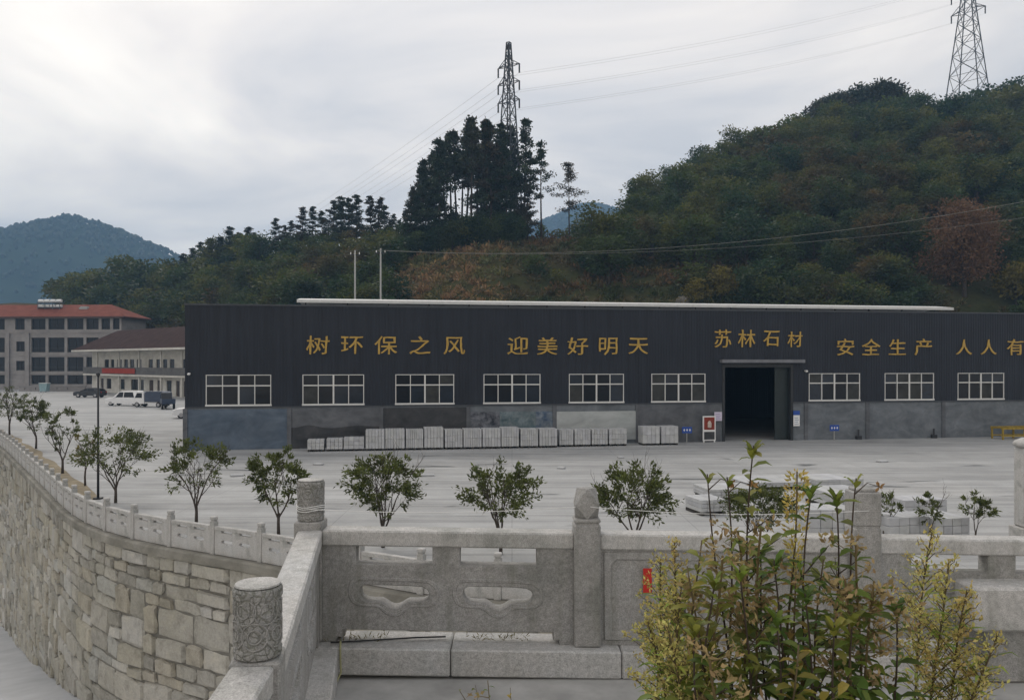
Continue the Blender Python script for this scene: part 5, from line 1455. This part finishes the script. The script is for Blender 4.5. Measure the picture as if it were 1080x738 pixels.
o = obj('hillside_wood', wd_, M['leaf_wood']); tag(o, 'dense mixed wood covering the upper slopes behind the nearer trees', 'wood', None, 'stuff')
# brush over the hillside, thick on the bank behind the hall
br = MB()
for k_ in range(5200):
    if k_ % 2: xx, yy = q.uniform(-30, 60), q.uniform(90, 152)
    else: xx, yy = q.uniform(-190, 205), q.uniform(92, 225)
    y0 = smooth_interp(xx, FT)
    if yy < y0 + 2 or yy > smooth_interp(xx, RY) + 3: continue
    z = hz(xx, yy)
    px_ = 540 + F*xx/yy
    rad = q.uniform(0.5, 1.3); pt_ = noise.noise((xx*.07, yy*.07, 4))
    tv = q.uniform(.7, 1.2)
    for j in range(24):
        d = rand_dir(q); d.z = abs(d.z); p_ = Vector((xx, yy, z - .1)) + d * rad * q.uniform(.3, 1); v_ = tv * q.uniform(.7, 1.3)
        br.cur = (v_ * 2.3, v_ * 1.8, v_ * 1.9) if (415 < px_ < 535 and yy < 143 and pt_ > -.3) else (v_ * (1.35 if pt_ > .12 else 1), v_, v_ * .95); br.leaf(p_, d + rand_dir(q)*.6, rand_dir(q), q.uniform(.4, .9), q.uniform(.16, .4))
o = obj('hillside_brush', br, M['leaf_brush']); tag(o, 'rough grass and low brush covering the bank behind the factory hall', 'brush', None, 'stuff')
# pale rock outcrop on the bank
c_ = hill_hit(722, 318)
if c_:
    m_ = MB(); q2 = random.Random(8)
    for k_ in range(5):
        cx, cy, r = q2.uniform(-1.6, 1.6), q2.uniform(-.8, .8), q2.uniform(.3, .65); b0 = len(m_.v); n = 8
        for l in range(4):
            for j in range(n):
                a = j*6.283/n; rr = r * (0.9, 1.0, .75, .3)[l] * q2.uniform(.8, 1.2); m_.v.append((cx + rr*math.cos(a), cy + rr*math.sin(a), (-.5, .3, .9, 1.25)[l]*r*q2.uniform(.85, 1.1)))
        for l in range(3):
            for j in range(n): m_.face((b0+l*n+j, b0+l*n+(j+1) % n, b0+(l+1)*n+(j+1) % n, b0+(l+1)*n+j))
        m_.face([b0+3*n+j for j in range(n)])
    tag(obj('rock_outcrop', m_, simple('pale_bank_rock', (0.20, 0.185, 0.16), .9, .3, 1.2, bmp=.5), loc=c_), 'pale rock outcrop on the bank just above the factory roof', 'rock')

# ------------------------------------------------------------------ pylons and lines
def pylon(label, loc, H, wb_, wt_, arms, rz):
    t_ = thing('pylon', label, 'pylon', loc, rz)
    m_ = MB(); lv = [0, .16, .30, .42, .53, .62, .70, .77, .84, .90, .95, 1.0]
    def hw(u): return lerp(wb_, wt_, min(1, u / .72))/2 if u < .72 else lerp(wt_, wt_*.35, (u - .72)/.28)/2
    cor = [(-1, -1), (1, -1), (1, 1), (-1, 1)]; r = max(.07, H*.0026)
    for sx, sy in cor: m_.tube([(sx*hw(u), sy*hw(u), u*H) for u in lv], r*1.3, 4)
    obj('leg_frame', m_, M['steel'], t_)
    m_ = MB()
    for ua, ub in zip(lv, lv[1:]):
        for i in range(4):
            a, b_ = cor[i], cor[(i+1) % 4]
            m_.tube([(a[0]*hw(ua), a[1]*hw(ua), ua*H), (b_[0]*hw(ub), b_[1]*hw(ub), ub*H)], r*.7, 4); m_.tube([(b_[0]*hw(ua), b_[1]*hw(ua), ua*H), (a[0]*hw(ub), a[1]*hw(ub), ub*H)], r*.7, 4)
            m_.tube([(a[0]*hw(ub), a[1]*hw(ub), ub*H), (b_[0]*hw(ub), b_[1]*hw(ub), ub*H)], r*.6, 4)
    obj('lattice', m_, M['steel'], t_)
    ends = []
    for u, al in arms:
        m_ = MB(); z = u*H
        for sg in (-1, 1):
            x0 = sg*hw(u); tip = (sg*al, 0, z)
            for y in (-hw(u), hw(u)):
                m_.tube([(x0, y, z), tip], r*.8, 4); m_.tube([(x0, y, z + H*.03), tip], r*.7, 4)
            for f_ in (.35, .7): m_.tube([(lerp(x0, tip[0], f_), -hw(u)*(1-f_), z), (lerp(x0, tip[0], f_), 0, z + H*.03*(1-f_))], r*.5, 4)
        o = obj('cross_arm', m_, M['steel'], t_)
        for sg in (-1, 1):
            i_ = MB(); i_.tube([(sg*al, 0, z), (sg*al, 0, z - H*.045)], r*1.5, 6); obj('insulator', i_, M['dark'], o)
            ends.append(Vector(loc) + Matrix.Rotation(rz, 3, 'Z') @ Vector((sg*al, 0, z - H*.045)))
    return ends
Y = 156; X = (536.5 - 540)/F*Y; zb = hz(X, Y) - .5; H1 = EYE + (HZ - 45)/F*Y - zb
zf = lambda py, Y: EYE + (HZ - py)/F*Y
E1 = pylon('slim lattice pylon rising behind the tall pine clump', (X, Y, zb), H1, 4.4, 1.7, [((zf(70, Y)-zb)/H1, 2.5), ((zf(88, Y)-zb)/H1, 2.5), ((zf(107, Y)-zb)/H1, 2.5)], R(-35))
Y = 236; X = (1021 - 540)/F*Y; zb = hz(X, Y) - .5; H2 = zf(-42, Y) - zb
E2 = pylon('broad lattice pylon on the right hilltop cut by the top of the frame', (X, Y, zb), H2, 10.5, 3.2, [((zf(-28, Y)-zb)/H2, 4.6), ((zf(-8, Y)-zb)/H2, 4.6), ((zf(12, Y)-zb)/H2, 4.6)], R(-50))
def cable(name, label, a, b_, sag, r, mat, group=None, cat='power line', n=40):
    m_ = MB(); a, b_ = Vector(a), Vector(b_)
    m_.tube([a.lerp(b_, i/n) - Vector((0, 0, sag*4*(i/n)*(1 - i/n))) for i in range(n+1)], r, 4)
    return tag(obj(name, m_, mat), label, cat, group)
lv_n = ['upper', 'upper', 'middle', 'middle', 'lower', 'lower']
for i in range(6):
    sd_ = 'near' if i % 2 == 0 else 'far'
    cable('power_line', '%s %s conductor between the two pylons' % (lv_n[i], sd_), E1[i], E2[i], 2.2, 0.018, M['wire'], 'conductors between the pylons')
    e_ = E1[i] + Vector((-330, 470, -18)) ; e_ = Vector((-262 + (i % 2)*6, 640, 82 - (i//2)*5))
    cable('power_line', '%s %s conductor sloping left from the slim pylon behind the ridge' % (lv_n[i], sd_), E1[i], e_, 9, 0.022, M['wire'], 'conductors left of the slim pylon', n=60)
# two pale poles behind the hall with service cables
poles = []
for px_, tp, lab in ((374.5, 262, 'pale pole behind the factory roof, the left and shorter of the two'), (401.5, 260, 'pale pole behind the factory roof, the right one carrying the cables')):
    Y = 84; X = (px_ - 540)/F*Y; zt = zf(tp, Y); t_ = thing('utility_pole', lab, 'pole', (X, Y, -0.2))
    m_ = MB(); m_.tube([(0, 0, 0), (0, 0, zt)], [.13, .08], 10); obj('pole', m_, M['pole'], t_, True)
    m_ = MB(); m_.box(-.55, .55, -.05, .05, zt - .55, zt - .43); obj('cross_arm', m_, M['dark'], t_)
    for x_ in (-.45, .45):
        m_ = MB(); m_.tube([(x_, 0, zt - .43), (x_, 0, zt - .2)], .05, 8); obj('insulator', m_, M['whitep'], t_)
    poles.append(Vector((X, Y, zt)))
a = poles[1] + Vector((.45, 0, -.4))
cable('service_cable', 'pale upper service cable crossing the right hillside', a, (64, 66, zf(150, 66)), 3.2, .022, M['wire_pale'], None, 'cable')
cable('service_cable', 'dim lower service cable crossing the right hillside', a - Vector((.9, 0, 0)), (66, 70, zf(186, 70)), 2.6, .016, M['wire_pale'], None, 'cable')

# ------------------------------------------------------------------ yard trees
def yard_tree(seed, H, Wd, stems=4, leaves=1500, lsz=0.13, thin=False, low=0.28):
    q = random.Random(seed); tk = MB(); cr = MB(); tips = []
    fork = H * (low if stems > 1 else .35) * q.uniform(.7, 1.0)
    tk.tube([(0, 0, -.1), (q.uniform(-.02, .02), 0, fork*.6), (0, 0, fork)], [H*.022, H*.017, H*.016], 7)
    def grow(p, d, L, r, lev):
        n = 4; pts = [p]; cur = p; dd = d
        for i in range(n):
            dd = (dd + Vector((q.gauss(0, .13), q.gauss(0, .13), .10))).normalized(); cur = cur + dd * L / n; pts.append(cur)
        tk.tube(pts, [r * (1 - .55 * i / n) for i in range(n + 1)], 5, False)
        if lev >= 1: tips.extend(pts[1:])
        if lev < 3:
            for k in range(q.choice([2, 3, 3])):
                b_ = pts[q.choice([1, 2, 2, 3, 4])]; a = q.uniform(0, 6.28)
                nd = (dd + Vector((math.cos(a), math.sin(a), q.uniform(-.1, .5))) * q.uniform(.5, .95)).normalized()
                grow(b_, nd, L * q.uniform(.5, .72), r * .5, lev + 1)
    for k in range(stems):
        a = 6.28 * k / stems + q.uniform(-.5, .5); sp_ = q.uniform(.25, .75) * (Wd / H) * (1.0 if not thin else .6)
        grow(Vector((0, 0, fork * q.uniform(.6, 1))), Vector((math.cos(a) * sp_, math.sin(a) * sp_, 1)).normalized(), H * q.uniform(.40, .52), H * .011, 0)
    # twigs reach out from the nearest branch to fill a domed crown; leaves sit in sprays on them
    zc = H * .64; good = [t_ for t_ in tips if t_.z > H * .34] or tips
    leaves = int(leaves * (1.35 if leaves < 2000 else .95)); nc = max(28, leaves // 26); k = 0
    while k < nc:
        d = rand_dir(q); rr = q.uniform(.25, 1.0) ** .55
        if d.z < -.35 and q.random() < .75: continue
        c = Vector((d.x * rr * Wd/2, d.y * rr * Wd/2, zc + d.z * rr * H * (.36 if d.z > 0 else .30)))
        c *= 1.0; c.z = min(c.z, H * 1.0)
        if noise.noise((c.x * 2.2 + seed, c.y * 2.2, c.z * 2.2)) < -.32: continue
        k += 1
        b_ = min(good, key=lambda g_: (g_ - c).length + (.4 if g_.z > c.z else 0))
        tk.tube([b_, b_.lerp(c, .5) + Vector((0, 0, -.03)), c], [.006, .005, .003], 4, False)
        tv = q.uniform(.7, 1.3); out_ = Vector((c.x, c.y, (c.z - zc))).normalized()
        for l in range(leaves // nc + 1):
            p_ = b_.lerp(c, q.uniform(.35, 1.05)) + rand_dir(q) * q.uniform(.02, .14) * Wd / 2.4
            v_ = tv * q.uniform(.7, 1.3); cr.cur = (v_, v_, v_ * q.uniform(.8, 1.1))
            cr.leaf(p_, out_ + rand_dir(q) * 1.0 + Vector((0, 0, .2)), rand_dir(q), lsz * q.uniform(.7, 1.3), lsz * q.uniform(.3, .48), lsz*.05)
    return cr, tk
G3 = 'young trees along the yard edge'
yt = [(10, 459, 407, 42, 4, 1500, 'bushy young tree at the left frame edge behind the railing'), (38, 473, 418, 32, 3, 1600, 'dense dark young tree second from the left by the planting strip'), (66, 499, 428, 40, 3, 800, 'thin open young tree left of the lamp pole with bare upright stems'), (122, 530, 449, 92, 4, 2300, 'wide bushy tree rising behind the thin lamp pole'), (90, 512, 455, 26, 2, 260, 'tiny yellowish sapling just left of the lamp pole'),
      (207, 553, 461, 80, 4, 1100, 'airy young tree in front of the left corner of the factory'), (294, 564, 472, 74, 3, 1700, 'compact young tree just left of the corner post'), (404, 577, 476, 92, 5, 3000, 'round leafy tree behind the left pierced panel of the balustrade'), (528, 584, 485, 98, 5, 2400, 'broad leafy tree left of the faceted post with open lower branches'), (670, 588, 487, 96, 5, 3000, 'dense round tree right of the faceted post')]
for i, (px_, pb_, pt_, wpx, st_, lv_, lab) in enumerate(yt):
    q9 = random.Random(i)
    c_ = ground(px_, pb_); H = (pb_ - pt_) / F * c_.y; Wd = wpx / F * c_.y
    cr, tk = yard_tree(600 + i * 7, H, Wd, st_, lv_, 0.135 if i != 4 else .12, lv_ < 1000)
    t_ = thing('young_tree', lab, 'tree', c_, 0, G3)
    obj('crown', cr, M['leaf_yard'] if i != 4 else M['leaf_gold'], t_); obj('trunk', tk, M['bark'], t_, True)
for i, (px_, pb_, pt_, wpx, lv_, lab) in enumerate([(932, 575, 515, 36, 230, 'thin sapling with flat tiers of leaves right of the square post'), (981, 576, 517, 34, 260, 'thin sapling with sparse round crown, middle of the three saplings'), (1029, 576, 518, 42, 420, 'leafier dark sapling, rightmost of the three near the tall pillar')]):
    c_ = ground(px_, pb_); H = (pb_ - pt_) / F * c_.y; Wd = wpx / F * c_.y
    cr, tk = yard_tree(700 + i * 5, H, Wd, 1 if i < 2 else 2, lv_, 0.12, True)
    t_ = thing('sapling', lab, 'tree', c_, 0, 'saplings in the right of the yard')
    obj('crown', cr, M['leaf_yard'], t_); obj('trunk', tk, M['bark'], t_, True)
c_ = ground(800, 577); cr, tk = yard_tree(777, 66/F*c_.y*1.0, 2.3, 6, 3400, .11, False, .1); t_ = thing('leafy_shrub', 'thick leafy green shrub on the yard behind the tall weeds', 'shrub', c_)
obj('foliage', cr, M['leaf_yard'], t_); obj('stems', tk, M['bark'], t_, True)

# ------------------------------------------------------------------ weeds in the foreground
def weed(px, top_py, Y, base_px, kind, label, seed, group=None, small=1.0):
    """a single tall weed rooted on the terrace, its tip at pixel (px, top_py) when seen at depth Y"""
    q = random.Random(seed); tip = pix(px, top_py, Y); base = Vector(((base_px - 540)/F*Y, Y + q.uniform(-.1, .1), TZ + .004))
    H = tip.z - base.z; t_ = thing({'leafy': 'leafy_weed', 'gold': 'goldenrod', 'rust': 'seeded_weed', 'spike': 'flower_spike', 'bare': 'bare_weed', 'olive': 'leafy_weed'}[kind], label, 'weed', base, 0, group)
    dx_ = tip - base; st = MB(); fo = MB(); fl = MB(); n = 14
    bow = Vector((q.uniform(-.05, .05), q.uniform(-.05, .05), 0))
    def ax(u): return Vector((dx_.x*u, dx_.y*u, H*u)) + bow * math.sin(u*3.1) + Vector((.012*math.sin(u*9 + seed), .01*math.cos(u*8 + seed), 0))
    r0 = (.007 if kind != 'spike' else .008) * small
    st.tube([ax(i/n) for i in range(n + 1)], [r0*(1 - .62*i/n) for i in range(n + 1)], 6)
    def lv(p, d, L, w, v=None):
        # a drooping leaf of three sections
        L *= small; w *= small; d = d.normalized(); up = Vector((0, 0, 1)); sd2 = d.cross(up); sd2 = sd2.normalized() if sd2.length > .01 else Vector((1, 0, 0))
        sd2 = (sd2 + rand_dir(q)*.35).normalized()
        v = v or q.uniform(.65, 1.35); fo.cur = (v * q.uniform(.9, 1.15), v, v*q.uniform(.75, 1.1))
        a = p; p1 = p + d*L*.35 + up*.02*L; p2 = p + d*L*.7 - up*L*.06; p3 = p + d*L - up*L*q.uniform(.12, .35)
        b0 = len(fo.v); nn = up*w*.18
        fo.v += [tuple(a), tuple(p1 + sd2*w*.5 + nn), tuple(p1), tuple(p1 - sd2*w*.5 + nn), tuple(p2 + sd2*w*.42 + nn), tuple(p2), tuple(p2 - sd2*w*.42 + nn), tuple(p3)]
        for f_ in ((0, 2, 1), (0, 3, 2), (1, 2, 5, 4), (2, 3, 6, 5), (4, 5, 7), (5, 6, 7)): fo.face([b0 + i for i in f_])
    if kind in ('leafy', 'olive', 'rust', 'bare'):
        nl = int({'leafy': 66, 'olive': 64, 'rust': 62, 'bare': 18}[kind] * small); a = q.uniform(0, 6)
        for k in range(nl):
            u = .10 + .89*(k/nl) + q.uniform(-.01, .01); a += 2.4
            if kind == 'bare' and .70 < u < .95: continue
            if kind == 'leafy' and .80 < u < .91 and q.random() < .7: continue
            s_ = (1.0 if u < .75 else .78) * q.uniform(.65, 1.2)
            d = Vector((math.cos(a), math.sin(a), q.uniform(.0, .55)))
            br_ = ax(u)
            if kind in ('leafy', 'olive') and q.random() < .4 and u < .8:   # side twig
                tw = br_ + d.normalized() * q.uniform(.06, .16) + Vector((0, 0, .05)); st.tube([br_, tw], [.003, .0015], 4, False)
                for j in range(3): lv(br_.lerp(tw, (j+1)/3), rand_dir(q) + d + Vector((0, 0, .3)), .085*s_, .034*s_)
            else: lv(br_, d, .108*s_, .042*s_)
        if kind in ('leafy', 'bare'):
            for j in range(9 if kind == 'leafy' else 3):
                a = j*2.4; lv(ax(.985 - .006*(j % 4)), Vector((math.cos(a), math.sin(a), q.uniform(.4, 2.0))), .085*q.uniform(.6, 1.15), .026)
        if kind == 'bare':
            p_ = ax(.96); e_ = p_ + Vector((q.choice([-1, 1])*.10, 0, .03)); st.tube([p_, p_*.5 + e_*.5 + Vector((0, 0, .03)), e_], [.003, .002, .002], 4, False)
            fl.cur = (1, .8, .7); 
            for j in range(10): fl.leaf(e_, rand_dir(q), rand_dir(q), .03, .012)
    if kind == 'rust':
        fl.cur = (.7, .7, .7); fl.tube([ax(.62 + .38*i/8) for i in range(9)], [.0045*small]*9, 5)
        for k in range(int(17*small)):
            u = q.uniform(.66, 1.0); p_ = ax(u); a = q.uniform(0, 6.28); L = small * q.uniform(.05, .19) * (1.25 - .6*(u - .66)/.34)
            e_ = p_ + Vector((math.cos(a), math.sin(a), q.uniform(.3, .9))).normalized() * L
            fl.cur = (.7, .7, .7); fl.tube([p_, e_], [.0022, .0012], 4, False)
            for j in range(13):
                v_ = q.uniform(.6, 1.4); fl.cur = (v_, v_*q.uniform(.92, 1.08), v_); fl.leaf(e_ + rand_dir(q)*.024, rand_dir(q) + Vector((0, 0, .4)), rand_dir(q), q.uniform(.018, .04), q.uniform(.009, .018))
    if kind == 'gold':
        a = q.uniform(0, 6); nl = 90
        for k in range(nl):
            u = .08 + .84*k/nl; a += 2.4; d = Vector((math.cos(a), math.sin(a), q.uniform(.15, .7))); lv(ax(u), d, .115*q.uniform(.6, 1.15), .013)
        for k in range(42):
            u = .58 + .42*(k/42); p_ = ax(u); a = q.uniform(0, 6.28); L = (.025 + .105*min(1, (1 - (u - .58)/.42)*1.3)) * q.uniform(.6, 1.2)
            d = Vector((math.cos(a), math.sin(a), 1.15)); pts = [p_, p_ + d*L*.5, p_ + d*L*.85 + Vector((0, 0, -.02)), p_ + d*L + Vector((0, 0, -.05*L/.2))]
            st.tube(pts, [.002, .0016, .0012, .001], 4, False)
            for j in range(int(44 * L/.2) + 4):
                w_ = q.random(); s_ = min(2, int(w_*3)); c = pts[s_].lerp(pts[s_+1], w_*3 - s_) + rand_dir(q)*.014 + Vector((0, 0, .006))
                v_ = q.uniform(.6, 1.35); fl.cur = (v_, v_*q.uniform(.85, 1.08), v_); fl.leaf(c, rand_dir(q) + Vector((0, 0, .6)), rand_dir(q), q.uniform(.012, .024), q.uniform(.006, .011))
    if kind == 'spike':
        a = 0
        for k in range(40):
            u = .08 + .70*k/40; a += 2.4; lv(ax(u), Vector((math.cos(a), math.sin(a), .5)), .10*q.uniform(.6, 1.1), .016)
        for k in range(420):
            u = q.uniform(.76, 1.0); w_ = .035*math.sin(math.pi*min(1, (1.02 - u)/.26*.9 + .1)) + .006
            v_ = q.uniform(.6, 1.35); fl.cur = (v_, v_*q.uniform(.85, 1.08), v_*.8); d = rand_dir(q); fl.leaf(ax(u) + Vector((d.x, d.y, 0))*w_, d + Vector((0, 0, .8)), rand_dir(q), q.uniform(.014, .028), q.uniform(.006, .012))
    leafm = {'leafy': 'leaf_weed', 'olive': 'leaf_olive', 'rust': 'leaf_weed', 'gold': 'leaf_narrow', 'spike': 'leaf_narrow', 'bare': 'leaf_olive'}[kind]
    obj('stem', st, M['stem_dark'] if kind in ('leafy', 'bare') else M['stem'], t_, True)
    if fo.f: obj('leaves', fo, M[leafm], t_, True)
    if fl.f: obj('flower_head', fl, M['flower_gold'] if kind in ('gold', 'spike') else M['flower_rust'], t_)
    return t_
WS_ = [
 (699, 588, 3.3, 708, 'gold', 'pale goldenrod plume in front of the red paper slip, left edge of the weeds'), (709, 571, 3.2, 718, 'gold', 'tallest upright pale goldenrod at the left of the weed clump'), (684, 652, 3.0, 700, 'gold', 'low goldenrod leaning left at the outer edge of the clump'), (718, 610, 3.0, 722, 'gold', 'goldenrod with ochre plume behind the left edge plumes'), (705, 660, 2.8, 712, 'gold', 'short goldenrod at the lower left of the clump'),
 (745, 500, 3.3, 772, 'bare', 'bare dark stem with a dry bud rising left of the tall leafy stem'), (767, 503, 3.3, 778, 'bare', 'bare stem with a hooked tip beside the tall leafy stem'), (795, 470, 3.2, 790, 'leafy', 'tallest leafy weed whose leaf tuft reaches the factory wall foot'), (840, 497, 3.2, 820, 'spike', 'straw coloured flower spike standing above the hand rail'), (858, 514, 3.1, 862, 'leafy', 'dark stem with a leaf tuft left of the square post'), (880, 521, 3.1, 878, 'leafy', 'dark stem with a drooping leaf tuft close to the square post'), (905, 504, 3.2, 900, 'bare', 'thin stem with few leaves crossing the square post'),
 (776, 560, 3.1, 782, 'rust', 'weed with rusty seed heads left of the tallest leafy stem'), (805, 556, 3.0, 806, 'rust', 'weed with rusty seed heads right of the tallest leafy stem'), (760, 586, 2.9, 764, 'rust', 'brown seeded weed in the left middle of the clump'), (905, 574, 3.0, 900, 'rust', 'large rusty seed head in front of the square post'), (888, 610, 2.9, 890, 'rust', 'rusty seed head lower left of the square post'), (925, 612, 2.9, 915, 'rust', 'rusty seed head lower right of the square post'),
 (738, 570, 3.1, 742, 'olive', 'olive leaved weed beside the tall pale goldenrod'), (727, 596, 2.9, 735, 'olive', 'yellowing leafy weed low behind the goldenrod'), (752, 610, 2.8, 752, 'leafy', 'dark green weed in the lower left middle of the clump'), (782, 600, 2.8, 780, 'leafy', 'broad leaved weed under the rusty seed heads'), (800, 580, 3.2, 802, 'leafy', 'dense leafy weed right under the tallest stem'), (818, 590, 2.9, 822, 'leafy', 'leafy weed below the straw coloured spike'), (838, 600, 3.0, 840, 'olive', 'olive weed below the straw coloured spike'), (850, 625, 2.8, 852, 'leafy', 'dark leafy weed in the lower middle of the clump'), (868, 590, 3.1, 868, 'olive', 'olive weed between the two leaf tufts'), (900, 650, 2.8, 900, 'leafy', 'dark green weed under the large rusty seed head'), (880, 660, 2.7, 878, 'leafy', 'low dark weed at the bottom middle of the clump'), (945, 640, 2.9, 940, 'leafy', 'separate leafy weed in the right gap of the clump'),
 (985, 557, 3.2, 965, 'gold', 'bright yellow green goldenrod crossing the hand rail at the right'), (1000, 590, 3.0, 975, 'gold', 'goldenrod plume in front of the right pedestal'), (1022, 622, 2.9, 1000, 'gold', 'goldenrod plume with ochre tips lower on the right pedestal'), (1052, 668, 2.8, 990, 'gold', 'rightmost goldenrod bending over towards the pedestal'), (735, 660, 2.7, 738, 'leafy', 'low green weed at the bottom left'), (815, 650, 2.65, 815, 'leafy', 'low green weed at the bottom centre'), (750, 690, 2.6, 752, 'rust', 'low brown seeded weed at the bottom left'), (840, 680, 2.6, 842, 'olive', 'low yellow olive weed at the bottom centre')]
for i, (a, b_, Y, c, k_, lab) in enumerate(WS_): weed(a, b_, Y, c, k_, lab, 900 + i*3)
# small weeds at the bottom and in the panel foot
for i, (px_, py_, bp, lab) in enumerate([(500, 722, 498, 'tiny weed tip poking up at the bottom left of the kerb'), (516, 716, 514, 'small reddish weed tip at the bottom edge before the kerb'), (541, 724, 540, 'small grassy weed tip at the bottom edge, rightmost of three')]):
    weed(px_, py_, 3.6, bp, 'rust' if i == 1 else 'olive', lab, 1200 + i, None, 0.42)
q = random.Random(44)
for k_, (x0, lab) in enumerate([(-1.05, 'tuft of dry grass under the left pierced cut out'), (-0.1, 'tuft of grass under the right pierced cut out')]):
    m_ = MB()
    for j in range(60):
        x = x0 + q.uniform(-.22, .22); d = Vector((q.uniform(-.8, .8), q.uniform(-.6, .1), q.uniform(.3, 1))); v_ = q.uniform(.7, 1.3); m_.cur = (v_, v_, v_)
        m_.leaf(Vector((x, FY + q.uniform(-.06, .06), KZ - .008)), d, rand_dir(q), q.uniform(.03, .07), .006)
    tag(obj('grass_tuft', m_, M['leaf_gold']), lab, 'grass tuft')

# ------------------------------------------------------------------ haze
hzb = MB(); hzb.box(-1490, 1300, -100, 2090, -13.5, 345)
hm_ = bpy.data.materials.new('pale_blue_air'); hm_.use_nodes = True; t = hm_.node_tree; t.nodes.clear()
o_ = t.nodes.new('ShaderNodeOutputMaterial'); v_ = t.nodes.new('ShaderNodeVolumePrincipled')
v_.inputs['Color'].default_value = (0.36, 0.63, 0.98, 1); v_.inputs['Density'].default_value = 0.00042; v_.inputs['Anisotropy'].default_value = 0.0
t.links.new(v_.outputs[0], o_.inputs['Volume'])
o = obj('haze', hzb, hm_); o['kind'] = 'stuff'; o['label'] = 'thin blue haze filling the valley air'; o['category'] = 'haze'
